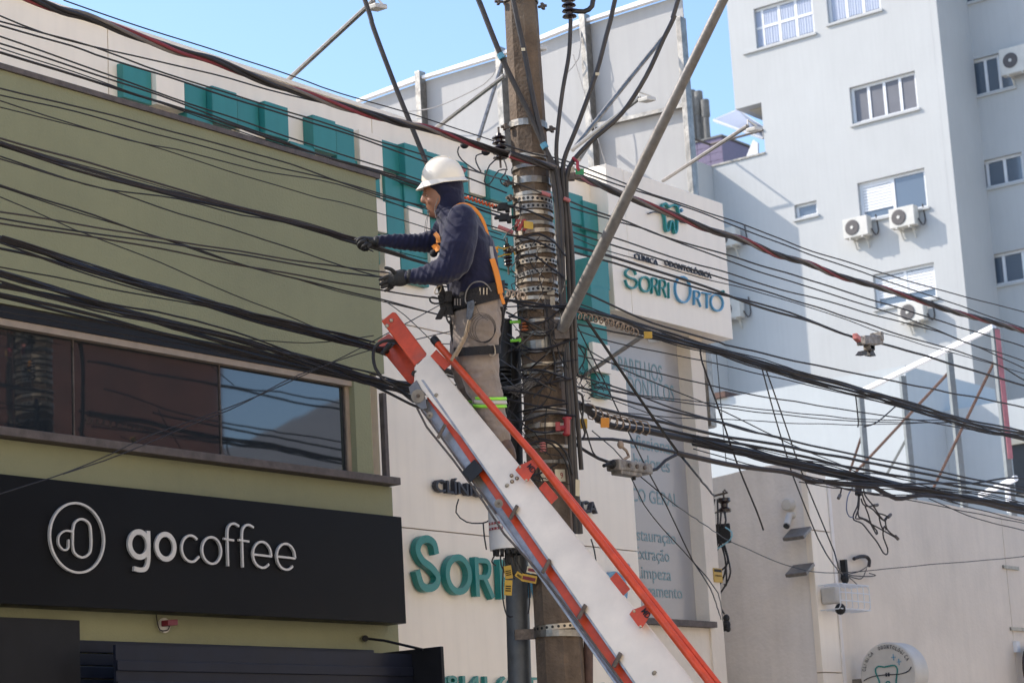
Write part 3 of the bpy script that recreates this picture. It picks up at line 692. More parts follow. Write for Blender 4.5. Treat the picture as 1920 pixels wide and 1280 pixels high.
# pale blue wall of the next lot, lit by the sun
XW = 38.0
M_blue = mat('pale_blue_render', (.47, .50, .51), .85, var=.05, scale=.8, bump=.1, bscale=10, streak=.06)
def PW(x, y): return PX(x, y, XW)
y1_, y0_ = PW(1345, 750).y, PW(1697, 690).y
zb1 = PW(1500, 720).z
bw = thing('blue_wall_building', 'low pale blue rendered building behind the white corner wall', 'building', (XW + 2, (y0_ + y1_) / 2, 0))
MB().box((XW, y0_, 0), (XW + 4, y1_ + 6, zb1)).build('side_wall', M_blue, bw)
MB().box((XW + 1.5, y0_ - 12, 0), (XW + 6, y0_ - .004, PX(1800, 900, XW + 1.5).z + 1.4)).build('rear_wall', M_blue, bw)
MB().box((XW - .1, y1_ - .25, zb1 + .002), (XW + 1, y1_ + 6, zb1 + .12)).build('tile_edge', M_rust, bw)
db = thing('brown_window', 'dark brown framed window at the edge of the pale blue building', 'window', PX(1925, 890, XW + 1.4))
a = PX(1897, 835, XW + 1.45); b = PX(1990, 915, XW + 1.45)
MB().box((XW + 1.42, b.y, b.z), (XW + 1.47, a.y, a.z)).build('pane', M_room, db)
MB().box((XW + 1.36, b.y, a.z), (XW + 1.48, a.y + .05, a.z + .12)).build('head', M_cream, db)

# steel billboard skeleton
FP = PD(1862, 700, 30.0); fdir = Vector((cos(BEAR + radians(14.6)), sin(BEAR + radians(14.6)), 0)); fn = fdir.cross(ZZ)
def PF(x, y, o=0): return PV(x, y, FP - fn * 0 + HD * o, fn)
fs = thing('billboard_skeleton', 'bare galvanised billboard skeleton with rusty braces above the white corner wall', 'frame', PF(1750, 935))
M_postl = mat('pale_painted_post', (.20, .215, .215), .5, metal=.2, var=.15, scale=12, dirt=.2)
M_pink = mat('faded_red_post', (.42, .16, .18), .6, var=.2)
def bar(a, b, w_, m, name='post'):
    a, b = Vector(a), Vector(b); t = (b - a).normalized(); u = t.cross(fn).normalized() * w_; return MB().obox((a + b) / 2, (b - a) / 2, u, fn * w_).build(name, m, fs, bevel=.004)
bar(PF(1620, 731), PF(1864, 612), .032, M_wframe, 'top_rail')
for a, b in (((1613, 738), (1631, 960)), ((1692, 705), (1716, 965)), ((1779, 662), (1810, 968))): bar(PF(*a), PF(*b), .042, M_postl)
bar(PF(1864, 616), PF(1900, 972), .042, M_postl); bar(PF(1868, 618, .08), PF(1893, 860, .08), .035, M_pink)
for a, b, m in (((1777, 700), (1604, 885), M_rust), ((1868, 670), (1750, 915), M_rust), ((1616, 815), (1588, 900), M_rust), ((1698, 825), (1662, 890), M_postl)):
    MB().tube([PF(*a, -.05), PF(*b, -.25)], .022, 6).build('brace', m, fs)

# white corner building: side wall with a curved top, corner pilaster, street wall
XQ = 18.6
yq = PX(1505, 900, XQ).y
YQ = yq
qs = thing('corner_wall_building', 'white rendered corner building with a curved side wall and wall fittings', 'building', (XQ + 4, YQ + 2, 0))
pts = [(1335, 896), (1365, 889), (1400, 880), (1440, 873), (1478, 868), (1498, 875)]
poly = [PX(x, y, XQ) for x, y in pts]; y_end = poly[0].y
poly = [(XQ, y_end + .6, poly[0].z)] + poly + [(XQ, YQ + .02, poly[-1].z), (XQ, YQ + .02, 0), (XQ, y_end + .6, 0)]
M_q = mat('grey_white_render', (.84, .785, .73), .8, var=.07, scale=2.5, bump=.25, bscale=25, streak=.12, dirt=.1)
MB().prism(poly, (.25, 0, 0)).build('side_wall', M_q, qs)
zq = PY(1600, 917, YQ).z
xq2 = PY(1875, 950, YQ).x; xpil = PY(1548, 1000, YQ).x
MB().box((XQ + .26, YQ + .02, 0), (xpil, YQ + .25, zq)).build('core', M_q, qs)
MB().box((xpil + .02, YQ, 0), (xq2 - .006, YQ + .25, zq)).build('street_wall', M_white2, qs)
MB().box((xq2 + .006, YQ, 0), (xq2 + 12, YQ + .25, zq)).build('street_wall', M_white2, qs)
MB().box((xq2 - .2, YQ + .02, 0), (xq2 + .2, YQ + .2, zq - .01)).build('joint_backing', M_dark, qs)
for k in range(4):
    zz0, zz1 = k * 1.35, min((k + 1) * 1.35 - .01, zq + .1)
    MB().box((XQ - .01, YQ - .05, zz0), (xpil, YQ + .015, zz1)).build('pilaster_cladding', M_white, qs, bevel=.003)
MB().box((xpil + .01, YQ - .06, 0), (xpil + .07, YQ - .003, zq)).build('downpipe', M_q, qs, bevel=.01)
MB().box((XQ + .3, YQ + .25, 0), (xq2 + 12, YQ + 5, zq - .05)).build('body', M_q, qs)
for (x0, x1, y_) in ((1879, 1908, 1062), (1893, 1925, 1178)):
    a = PY(x0, y_, YQ); b = PY(x1, y_ + 5, YQ)
    MB().box((a.x, YQ - .02, a.z - .018), (b.x, YQ - .002, a.z + .018)).build('joint_plate', M_steel, qs)
# flat white roof rail behind
rl = MB()
rl.tube([PF(1838, 928, -1), PF(1905, 896, -1)], .04, 6).tube([PF(1888, 905, -1), PF(1893, 960, -1)], .035, 6)
tag(rl.build('roof_rail', M_wframe), 'short white roof rail beside the foot of the billboard skeleton', 'rail')

# fittings on the side wall
def fit(name, label, cat, loc): return thing(name, label, cat, loc)
XF = XQ - .02
t = fit('junction_box', 'round cornered white junction box above the bullet camera', 'box', PX(1478, 950, XF))
c = PX(1480, 946, XF); MB().lathe(c + Vector((.02, 0, 0)), (-1, 0, 0), [(.06, 0), (.062, .07), (.05, .085), (.001, .09)], 14).build('casing', M_wht, t, smooth=True)
t = fit('security_camera', 'cream bullet security camera on the white side wall', 'camera', PX(1480, 975, XF))
c = PX(1485, 965, XF); MB().lathe(c + Vector((.02, 0, 0)), (-1, 0, 0), [(.035, 0), (.035, .02), (.02, .05), (.001, .05)], 12).build('mount', M_wht, t)
MB().tube([c + Vector((-.05, 0, 0)), PX(1475, 985, XF - .16)], [.032, .036], 12).build('body', M_wht, t, smooth=True)
MB().tube([PX(1475, 985, XF - .16), PX(1474, 987, XF - .17)], [.03, .03], 12).build('lens', M_room, t)
M_lglass = mat('led_panel_glass', (.30, .33, .31), .25, var=.1)
for px, py, lb in ((1495, 1000, 'grey floodlight panel just below the bullet camera'), (1500, 1068, 'grey floodlight panel lower down beside the white pilaster')):
    t = fit('flood_panel', lb, 'floodlight', PX(px, py, XF))
    c = PX(px, py, XF - .14)
    MB().obox(c, (.0, .115, 0), (.085, 0, .05), (-.01, 0, .015)).build('housing', M_steelp, t, bevel=.006)
    MB().obox(c - Vector((-.012, 0, .02)), (.0, .10, 0), (.07, 0, .042), (-.002, 0, .003)).build('lens', M_lglass, t)
    MB().tube([c, c + Vector((.13, -.05, .05))], .012).build('bracket', M_iron, t)
ib = thing('insulator_rack', 'black spool insulator on a small rusty rack at the clinic corner', 'insulator', PX(1357, 955, 17.0))
c = PX(1358, 945, 16.9)
MB().lathe(c - Vector((0, 0, .075)), (0, 0, 1), [(.02, 0), (.055, .005), (.058, .03), (.032, .05), (.032, .08), (.058, .10), (.055, .13), (.02, .135)], 14).build('spool', M_brownp, ib, smooth=True)
MB().tube([PX(1335, 930, 16.9), PX(1364, 923, 16.9), PX(1358, 918, 16.9)], .01).tube([c + Vector((0, 0, .12)), c - Vector((0, 0, .12))], .009).tube([PX(1337, 925, 16.9), PX(1337, 962, 16.9), PX(1362, 955, 16.9)], .01).build('rack', M_iron, ib)
bx = thing('cable_box', 'black splice box with looping cables and a pale blue lead at the clinic corner', 'box', PX(1353, 1015, 16.9))
c = PX(1354, 1000, 16.85)
MB().obox(c, (.03, -.07, 0), (0, 0, .085), (-.035, -.02, .0)).build('casing', M_rubber, bx, bevel=.01)
mb = MB()
for L in ([(1340, 935), (1335, 965), (1342, 990), (1338, 1015), (1336, 1045)], [(1345, 935), (1346, 970), (1345, 1000)], [(1358, 1020), (1366, 1050), (1368, 1080), (1345, 1118), (1338, 1112), (1355, 1085), (1362, 1060)], [(1352, 1018), (1360, 1050), (1362, 1095), (1358, 1095)],
          [(1356, 1020), (1364, 1055), (1340, 1078)], [(1350, 1010), (1338, 1035), (1333, 1045), (1340, 1040), (1352, 1015)], [(1352, 960), (1350, 985)], [(1358, 960), (1361, 975), (1357, 990)], [(1340, 1118), (1347, 1128), (1352, 1140), (1358, 1150)]):
    mb.tube(spline([PX(x, y, 16.8 - .02 * (i % 3)) for i, (x, y) in enumerate(L)], .03), .0085, 5)
mb.build('looped_leads', M_cable, bx)
M_sky = mat('pale_blue_lead', (.25, .50, .60), .5)
MB().tube(spline([PX(x, y, 16.75) for x, y in ((1360, 988), (1372, 997), (1370, 1010), (1355, 1022), (1338, 1032))], .03), .007, 5).build('blue_lead', M_sky, bx)
kn = thing('cable_clamp', 'small black cable clamp knot low on the clinic corner', 'clamp', PX(1361, 1170, 16.8))
mb = MB(); 
for x, y, r in ((1362, 1158, .035), (1362, 1170, .045), (1357, 1176, .035), (1365, 1178, .03)): mb.ball(PX(x, y, 16.8), (r, 0, 0), (0, r * .8, 0), (0, 0, r), 8, 6)
mb.tube([PX(1285, 1182, 16.75), PX(1330, 1180, 16.75), PX(1360, 1178, 16.8)], .006, 5).build('clamp_body', M_rubber, kn)
ys_ = thing('warning_sign', 'small yellow caution plate with black lettering at the clinic corner', 'sign', PX(1345, 1090, 16.9))
a = PY(1336, 1064, YC); b = PY(1354, 1092, YC)
MB().box((a.x, YC - .008, b.z), (b.x, YC - .002, a.z)).build('plate', M_yel, ys_)
hd_ = (a.z - b.z)
MB().box((a.x + .01, YC - .011, a.z - hd_ * .27), (b.x - .01, YC - .0085, a.z - hd_ * .08)).build('black_header', M_dark, ys_)
letters('CUIDADO', (a.x + .014, YC - .0085, b.z + hd_ * .42), (1, 0, 0), (0, 0, 1), (0, -1, 0), (b.x - a.x) - .03, hd_ * .10, .002, M_dark, ys_, 'lettering', one=True)

# fittings on the street wall
cg = thing('wall_cage', 'white wire cage round a meter on the pilaster edge', 'cage', PY(1552, 1125, YQ - .1))
mb = MB()
x0, x1 = PY(1526, 1120, YQ).x, PY(1583, 1130, YQ).x; z0, z1 = PY(1540, 1146, YQ).z, PY(1540, 1100, YQ).z
for i in range(6):
    x = x0 + (x1 - x0) * i / 5; mb.tube([(x, YQ - .06, z1), (x, YQ - .26, z1), (x, YQ - .28, z1 - .03), (x, YQ - .28, z0 + .03), (x, YQ - .26, z0), (x, YQ - .06, z0)], .006, 5)
for z in (z0, z0 + (z1 - z0) * .33, z0 + (z1 - z0) * .66, z1): mb.tube([(x0, YQ - .28, z), (x1, YQ - .28, z)], .006, 5)
mb.build('wire_grid', M_wframe, cg)
MB().box((x0 + .03, YQ - .22, z0 + .06), (x0 + .16, YQ - .06, z1 - .02)).build('meter_body', M_wht, cg, bevel=.02)
c = Vector((x0 + .06, YQ - .24, z0 + .0)); MB().ball(c, (.055, 0, 0), (0, .05, 0), (0, 0, .055)).build('black_knob', M_rubber, cg, smooth=True)
sp = thing('wall_splice', 'black serrated cable splice with a bent elbow pipe on the white street wall', 'splice', PY(1584, 1073, YQ - .05))
mb = MB()
c = PY(1583, 1068, YQ - .05); mb.obox(c, (.02, 0, .0), (0, .03, 0), (0, 0, .10))
for i in range(6): mb.obox(c + Vector((.025, 0, .085 - i * .032)), (.012, 0, 0), (0, .015, 0), (0, 0, .009))
mb.ball(PY(1584, 1084, YQ - .06), (.045, 0, 0), (0, .04, 0), (0, 0, .055), 8, 6); mb.build('splice_body', M_rubber, sp)
el = MB().tube(spline([PY(x, y, YQ - .05) for x, y in ((1601, 1047), (1612, 1043), (1624, 1043), (1630, 1050), (1629, 1061))], .02), .018, 8); el.build('elbow_pipe', M_cable2, sp, smooth=True)
mb = MB()
for L in ([(1590, 1076), (1612, 1070), (1628, 1060)], [(1590, 1080), (1608, 1096), (1609, 1100)], [(1592, 1078), (1625, 1080), (1642, 1078), (1630, 1074)], [(1592, 1080), (1615, 1084), (1625, 1065)]):
    mb.tube(spline([PY(x, y, YQ - .06) for x, y in L], .03), .005, 4)
mb.build('leads', M_cable, sp)
# drum sign that sticks out from the street wall, facing back along the street
dr = thing('round_drum_sign', 'round white drum sign with a teal tooth outline jutting from the street wall', 'sign', PY(1680, 1290, YQ - .5))
XD = PY(1663, 1262, YQ - .42).x
cD = PX(1665, 1262, XD); Rr = (PX(1665, 1203, XD).z - cD.z)
MB().lathe(cD, (1, 0, 0), [(.001, 0), (Rr - .01, 0), (Rr, .01), (Rr, .26), (Rr - .02, .27), (.001, .27)], 48).build('drum', M_wht, dr, smooth=True)
MB().box((XD + .08, cD.y, cD.z - .08), (XD + .16, YQ, cD.z - .02)).build('arm', M_steel, dr)
eD = lambda u, v, o=.006: Vector((XD - o, cD.y - u * Rr, cD.z + v * Rr))
mb = MB(); tooth = [(-.42, .05), (-.42, .18), (-.3, .26), (-.1, .22), (.1, .24), (.28, .24), (.36, .12), (.33, -.05), (.28, -.25), (.25, -.5), (.12, -.45), (.02, -.25), (-.1, -.3), (-.15, -.5), (-.28, -.5), (-.33, -.2)]
ribbon(mb, spline([eD(*p) for p in tooth + [tooth[0]]], .03)[:-1], .014, (-1, 0, 0), .004, True); mb.build('tooth_outline', M_tealL, dr)
mb = MB(); ribbon(mb, spline([eD(*p) for p in ((-.88, -.16), (-.6, -.06), (-.1, -.03), (.4, -.05), (.75, .02), (.86, .15))], .03), .009, (-1, 0, 0), .005); 
for q in (-.05, .04): ribbon(mb, [eD(q, -.09), eD(q, .03)], .014, (-1, 0, 0), .006)
mb.build('brace_line', M_letd, dr)
mb = MB()
for cx, cy in ((.26, .5), (.44, .34)):
    ribbon(mb, [eD(cx - .08, cy), eD(cx + .08, cy)], .006, (-1, 0, 0), .004); ribbon(mb, [eD(cx, cy - .1), eD(cx, cy + .1)], .006, (-1, 0, 0), .005)
mb.build('sparkles', M_blueL, dr)
txt = 'CLINICA  ODONTOLÓGICA'
for i, chh in enumerate(txt):
    if chh == ' ': continue
    th = radians(168 - i * (140 / (len(txt) - 1))); u = Vector((0, -sin(th), -cos(th))); u = Vector((0, -sin(th), -cos(th)))
    pos = eD(cos(th) * .8, sin(th) * .8)
    tan_ = Vector((0, -sin(th), -cos(th))); rad_ = Vector((0, -cos(th), sin(th)))
    letters(chh, pos - tan_ * .012, tan_, rad_, (-1, 0, 0), .022 if chh != 'I' else .008, .034, .004, M_letd, dr, 'lettering')
cm = thing('coiled_cable', 'coil of dark cable on a white bracket at the end of the street wall', 'cable coil', PY(1925, 1250, YQ - .1))
mb = MB()
for k in range(5):
    c = PY(1935, 1255, YQ - .06 - .025 * k); r = .19 + .012 * (k % 3)
    mb.tube([c + Vector((cos(a_ * pi / 12) * r, 0, sin(a_ * pi / 12) * r * 1.2)) for a_ in range(25)], .016, 6)
mb.build('coil', M_cable2, cm, smooth=True)
a = PY(1899, 1212, YQ); MB().box((a.x, YQ - .05, a.z - .06), (a.x + .09, YQ - .002, a.z + .06)).build('bracket', M_wframe, cm, bevel=.004)

# ------------------------------------------------------------------ the other side of the street: mirrored in the dark windows, save the unseen cream bounce house
M_brick = mat('red_brown_brick_paint', (.13, .055, .04), .9, var=.25, scale=3, bump=.2)
ob = thing('brick_house', 'red brown house across the street, mirrored in the dark window strip', 'building', (18, -8, 0))
MB().box((17, -12, 0), (25.8, -5.2, 9.4)).build('wall', M_brick, ob)
MB().box((16.9, -12.2, 9.403), (26.0, -4.9, 9.7)).build('roof', M_rust, ob)
for i in range(3):
    x = 17.6 + i * 2.8
    for z in (1.2, 4.6):
        f = MB().box((x, -5.2, z), (x + 1.8, -5.12, z + 1.8)).build('window', M_wframe, ob); MB().box((x + .1, -5.118, z + .1), (x + 1.7, -5.10, z + 1.7)).build('pane', M_glass, f)
ob2 = thing('cream_bounce_house', 'unseen cream house across the street, made tall to bounce warm light', 'building', (0, -8, 0))
MB().box((-30, -12, 0), (16.4, -5.2, 12)).build('wall', mat('bounce_cream_render', (.80, .72, .58), .8, var=.05), ob2); MB().box((-30.2, -12.2, 12.003), (16.5, -5, 12.2)).build('roof', M_rust, ob2)  # unseen: height and cream tone raised to bounce warm light onto the facades
ob3 = thing('white_gabled_house', 'white gabled house across the street beyond the red brown one', 'building', (40, -8, 0))
MB().prism([(26.6, -6, 0), (60, -6, 0), (60, -6, 6.6), (38, -6, 11.0), (26.6, -6, 6.4)], (0, -6, 0)).build('wall', M_white2, ob3); MB().prism([(26.3, -5.8, 6.32), (38, -5.8, 11.04), (38, -5.8, 11.24), (26.3, -5.8, 6.52)], (0, -6.4, 0)).build('roof', M_sheet, ob3)

# ------------------------------------------------------------------ the utility pole and what is strapped to it
PXY = Vector((10.62, 7.64)); ZP0 = 2.4
def prad(z): return max(.08, .139 - (z - 2.4) * .0093)
def pz(y):      # height on the pole axis of an image row
    n = HD; v = ray(976 + y * .0576, y); q = CAM + v * ((Vector((PXY.x, PXY.y, 0)) - CAM).dot(n) / v.dot(n)); return q.z
pl = thing('utility_pole', 'weathered octagonal concrete utility pole wrapped in dozens of steel straps', 'utility pole', (PXY.x, PXY.y, 0))
zs_ = [0, 1, 2, 2.8, 3.6, 4.4, 5.2, 6.0, 6.8, 7.6, 8.6, 9.6]
MB().tube([(PXY.x, PXY.y, z) for z in zs_], [prad(z) * (1.03) for z in zs_], 8).build('concrete_shaft', M_conc, pl)
TOC = Vector((-HD.x, -HD.y, 0)); SIDE = Vector((_R0.x, _R0.y, 0))     # towards the camera, to its right
def pole_pt(z, ang, extra=.0):      # ang from camera-facing, positive to image right
    d = TOC * cos(ang) + SIDE * sin(ang); r = prad(z) * 1.03 + extra; return Vector((PXY.x, PXY.y, z)) + d * r, d
bands = [(2, 10, 0), (238, 13, 0), (300, 7, 0), (319, 7, 0), (345, 13, 0), (370, 7, 0), (381, 11, 1), (395, 10, 1), (406, 7, 0), (426, 7, 0), (441, 8, 0), (456, 7, 0), (468, 9, 1), (480, 7, 0), (496, 10, 1),
         (517, 9, 1), (533, 6, 0), (550, 10, 1), (566, 7, 0), (585, 6, 0), (607, 7, 0), (632, 8, 0), (652, 16, 0), (664, 7, 0), (689, 6, 0), (704, 6, 0), (773, 7, 0), (782, 7, 0), (803, 8, 0), (818, 6, 0), (842, 6, 0), (871, 6, 0), (1177, 10, 1), (1189, 12, 0)]
for i, (y, h, perf) in enumerate(bands):
    z = pz(y); hh = h * 13.2 / FPX; r = prad(z) * 1.03 + .004
    m = [M_shiny, M_steel, M_shiny, M_steelp][i % 4] if h < 12 else M_steel
    tl = random.uniform(-.012, .012); P = []
    mb = MB(); k = 24
    V = []
    for j in range(k):
        a = 2 * pi * j / k; d = TOC * cos(a) + SIDE * sin(a); zz_ = z + tl * sin(a)
        for rr, dz_ in ((r, -hh / 2), (r + .003, -hh / 2), (r + .003, hh / 2), (r, hh / 2)): V.append(Vector((PXY.x, PXY.y, zz_ + dz_)) + d * rr)
    F = [(4 * j + q, 4 * ((j + 1) % k) + q, 4 * ((j + 1) % k) + (q + 1) % 4, 4 * j + (q + 1) % 4) for j in range(k) for q in range(4)]
    b_ = mb.add(V, F).build('steel_band', m, pl)
    if perf:
        hb = MB()
        for j in range(-5, 6):
            a = j * .24; p, d = pole_pt(z + tl * sin(a), a, .0075); hb.lathe(p - d * .001, d, [(hh * .27, 0), (hh * .27, .0012), (.0004, .0013)], 8)
        hb.build('band_hole', M_rubber, b_)
    if i % 3 == 1:
        a = random.uniform(-.9, .9); p, d = pole_pt(z + tl * sin(a), a, .012); s_ = d.cross(ZZ)
        MB().obox(p, d * .010, s_ * .014, ZZ * hh * .7).build('band_buckle', m, b_)
# clamp with bolt lugs that holds the thick cables
z = pz(343); p, d = pole_pt(z, 1.15, .03)
MB().obox(p + SIDE * .055 + TOC * .02, SIDE * .075, TOC * .022, ZZ * .022).tube([p + SIDE * .02 + TOC * .03, p + SIDE * .17 + TOC * .03 - ZZ * .01], .012, 8).obox(p + SIDE * -.01 + TOC * .04, SIDE * .008, TOC * .025, ZZ * .035).build('cable_clamp', M_iron, pl, bevel=.003)
# bracket plates
z = pz(620)
MB().obox(Vector((PXY.x, PXY.y, z)) + TOC * .11 + SIDE * .055, SIDE * .028, TOC * .02, ZZ * .16).obox(Vector((PXY.x, PXY.y, z - .12)) + TOC * .14 + SIDE * .09, SIDE * .045, TOC * .03, ZZ * .05).build('arm_bracket', M_iron, pl, bevel=.003)
for y, a in ((240, -1.25), (345, -1.3), (375, -1.1), (470, -1.2), (250, 1.2), (5, -1.3), (20, 1.2), (610, -.6), (640, -.9)):
    z = pz(y); p, d = pole_pt(z, a, .02)
    MB().tube([p - d * .01, p + d * .045], .009, 6).obox(p + d * .02, d * .008, d.cross(ZZ) * .02, ZZ * .018).build('strap_bolt', M_iron, pl)
# dark steel hoop bracket at the foot of the visible shaft
z = pz(1186); p, d = pole_pt(z, -1.4, .0); MB().obox(p + d * .06, d * .06, d.cross(ZZ) * .012, ZZ * .03).build('hoop_lug', M_iron, pl)
# numbered tag
z = pz(898); M_tag = mat('cream_number_tag', (.66, .58, .42), .6, var=.12)
p, d = pole_pt(z, .45, .012); s_ = ZZ.cross(d).normalized()
tg = thing('number_tag', 'cream metal tag with a red digit nailed to the pole above the ladder', 'tag', p)
MB().obox(p, s_ * .033, ZZ * .036, d * .003).build('plate', M_tag, tg, bevel=.002)
letters('9', p - s_ * .002 - ZZ * .018 + d * .003, s_, ZZ, d, .02, .034, .002, M_redp, tg, 'digit')
tg = thing('number_tag', 'worn cream tag with a partly hidden red digit left of the clearer one', 'tag', pole_pt(z, -.15, .012)[0])
p, d = pole_pt(z + .003, -.12, .010); s_ = ZZ.cross(d).normalized(); MB().obox(p, s_ * .036, ZZ * .032, d * .003).build('plate', M_tag, tg, bevel=.002)
letters('9', p + s_ * .008 - ZZ * .016 + d * .003, s_, ZZ, d, .018, .03, .002, M_redp, tg, 'digit')

def PP(x, y, o=0.): # point in the vertical plane through the pole axis that faces the camera, moved o metres away from it (+ = farther)
    return PV(x, y, Vector((PXY.x, PXY.y, 0)) + HD * o, HD)
pxm = 13.2 / FPX
def ptube(name, pts, dpx, m, label, cat, group=None, off=0., k=8, parent=None, step=.06, rs=None):
    offs = [p[2] if len(p) > 2 else off for p in pts]
    P = spline([PP(p[0], p[1], o) for p, o in zip(pts, offs)], step)
    r = dpx * pxm / 2
    o = MB().tube(P, r, k).build(name, m, parent, smooth=True)
    if label: tag(o, label, cat, group)
    return o
# slanting lamp arm
sa = thing('lamp_arm', 'long galvanised street lamp arm slanting up from the pole over the sign box', 'lamp arm', PP(1058, 620, -.16))
a, b = PP(1053, 618, -.17), PP(1357, -2, -1.35)
e = b + (b - a) * .22
MB().tube([a, a.lerp(b, .3), a.lerp(b, .65), b, e], [.037, .035, .031, .028, .026], 14).build('arm_tube', M_steelp, sa, smooth=True)
MB().obox(a + ZZ * .0, SIDE * .045, TOC * .02, ZZ * .06).build('foot_plate', M_iron, sa, bevel=.003)
MB().tube([e - (b - a).normalized() * .05, e + (b - a).normalized() * .45], [.05, .07], 10).build('lamp_head', M_wht, sa, smooth=True)

M_riser = mat('dusty_riser_sheath', (.042, .034, .030), .55, var=.3, scale=10, dirt=.2)
# thick cables that fan out above the clamp
fan = [([(680, -12), (700, 52), (737, 151), (768, 228), (798, 302), (826, 370, .2), (872, 500, .3), (925, 690, .3)], 11, 'thick black cable dropping steeply behind the white helmet', .25),
       ([(893, -10), (899, 4), (942, 111), (993, 215), (1020, 275), (1043, 325), (1052, 400), (1055, 520), (1062, 640), (1072, 760), (1078, 880), (1088, 1000)], 12, 'thick cable with blue tape crossing in front of the pole, down its side', -.15),
       ([(960, -10), (966, 20), (983, 97), (1003, 202), (1020, 268), (1036, 330), (1044, 400), (1050, 520), (1058, 640), (1066, 760), (1072, 880), (1080, 1000)], 11, 'thick cable lying against the pole shaft from its top to the clamp', -.155),
       ([(1070, 37), (1067, 101), (1055, 170), (1046, 242), (1043, 290), (1048, 340)], 9, 'thick cable hanging straight from the black ribbed insulator', -.12),
       ([(1155, -8), (1147, 30), (1137, 67), (1117, 141), (1083, 235), (1057, 302), (1056, 350), (1063, 450), (1068, 560), (1076, 700), (1084, 800), (1090, 880)], 10, 'thick cable with a pale tag, middle of the fan right of the pole top', -.11),
       ([(1274, -8), (1265, 30), (1245, 71), (1211, 144), (1164, 215), (1104, 269), (1067, 314), (1062, 360), (1072, 460), (1076, 560), (1081, 700)], 10, 'thick cable sweeping in a long curve from the top to the clamp', -.10)]
for pts, d_, lb, off in fan:
    if pts[0][1] <= 0:       # they go on up to the crossarm, out of the picture
        (xa_, ya_), (xb_, yb_) = pts[0][:2], pts[2][:2]; q_ = math.hypot(xa_ - xb_, ya_ - yb_)
        pts = [(xa_ + (xa_ - xb_) * 420 / q_, ya_ + (ya_ - yb_) * 420 / q_)] + list(pts)
    ptube('riser_cable', pts, d_ * .9, M_riser, lb, 'cable', 'thick riser cables fanning out above the pole clamp', off)
M_tape = mat('blue_tape', (.10, .30, .42), .5)
for x, y, m, o in ((939, 106, M_tape, -.165), (1020, 274, M_tape, -.17)):
    a = PP(x - 2, y - 5, o); b = PP(x + 3, y + 4, o)
    tag(MB().tube([a, b], .0215, 10).build('cable_tape', m), 'blue tape round the thick cable, %s' % ('upper of the two wraps' if y < 200 else 'lower wrap beside the pole'), 'tape')
tag(MB().tube([PP(1074, 296, -.12), PP(1083, 304, -.14), PP(1083, 314, -.15), PP(1086, 320, -.15)], .010, 6).build('red_clip', M_redp), 'small red plastic tie on the sweeping cable above the clamp', 'clip')
p = PP(1087, 322, -.10); gt = MB().obox(p, RT * .026, UP * .018, FW * .004).build('green_tag', mat('green_label', (.03, .28, .12), .5)); tag(gt, 'small green label plate tied beside the cable clamp', 'label')
p = PP(1071, 320, -.09); gt = MB().obox(p, (RT + UP * .4) * .02, UP * .02, FW * .01).build('cable_splice', M_steel); tag(gt, 'pale grey splice block beside the green label', 'splice')
for x, y, lb in ((981, 93, 'tiny cream paper scrap tied to the shaft cable'), (1120, 139, 'tiny cream tag half way along the middle fan cable')):
    p = PP(x, y, -.19 if x < 1000 else -.14); tag(MB().obox(p, RT * .012, UP * .009, FW * .002).build('paper_tag', M_tag), lb, 'tag')

def insul(name, c, ax, n, r, label, m=M_brownp, gap=.034, cat='insulator', group=None):
    pr = [(.012, 0)]
    for i in range(n): pr += [(r * .45, .004 + i * gap), (r, .010 + i * gap), (r * .92, .018 + i * gap), (r * .45, .022 + i * gap)]
    pr += [(.015, n * gap + .01), (.001, n * gap + .015)]
    t = thing(name, label, cat, c, group)
    MB().lathe(c, ax, pr, 16).build('ribbed_body', m, t, smooth=True)
    MB().tube([Vector(c) - Vector(ax) * .05, Vector(c) + Vector(ax) * (n * gap + .05)], .007, 6).build('pin', M_iron, t)
    return t
insul('pin_insulator', PP(938, 300, 0), (0, 0, 1), 5, .045, 'black ribbed pin insulator where the red twisted cable meets the pole', gap=.032)
insul('surge_insulator', PP(1068, 35, -.1), (0, 0, 1), 4, .045, 'black ribbed insulator at the head of the straight fan cable', gap=.036)
mb = MB().tube(spline([PP(1072, 20, -.1), PP(1095, 22, -.1), PP(1110, 12, -.1), PP(1112, -10, -.1)], .03), .016, 8)
tag(mb.build('bent_lead', M_cable, smooth=True), 'bent black lead beside the topmost ribbed insulator', 'cable')
insul('stack_insulator', PP(953, 500, -.03), (0, 0, 1), 6, .028, 'small dark ribbed insulator at the pole edge beside the harness strap', gap=.022)
insul('stack_insulator', PP(1049, 712, -.13), (0, 0, 1), 5, .027, 'grey ribbed insulator among the tangle over the shaft', m=M_steelp, gap=.022)
for (x, y, lb) in ((871, 272, 'small round black clamp hanging under the twisted cable'), (911, 285, 'black clamp under the twisted cable, nearer the pole'), (944, 291, 'black clamp touching the pole under the insulator')):
    mb = MB(); c = PP(x, y, .05); mb.ball(c, SIDE * .028, TOC * .02, ZZ * .024, 10, 6).obox(c + ZZ * .02, SIDE * .012, TOC * .02, ZZ * .02); tag(mb.build('cable_clip', M_rubber, smooth=True), lb, 'clamp')
for (x, y, lb) in ((942, 388, 'grey and black strain clamp at the end of the red spiral, upper'), (945, 408, 'black strain clamp beneath the red spiral')):
    mb = MB(); c = PP(x, y, -.02); mb.obox(c, SIDE * .028, TOC * .022, (ZZ + SIDE * .3) * .022).obox(c + SIDE * .03 - ZZ * .015, SIDE * .014, TOC * .025, ZZ * .02).tube([c - SIDE * .06, c + SIDE * .07], .012, 6); tag(mb.build('strain_clamp', M_rubber, bevel=.006), lb, 'clamp')
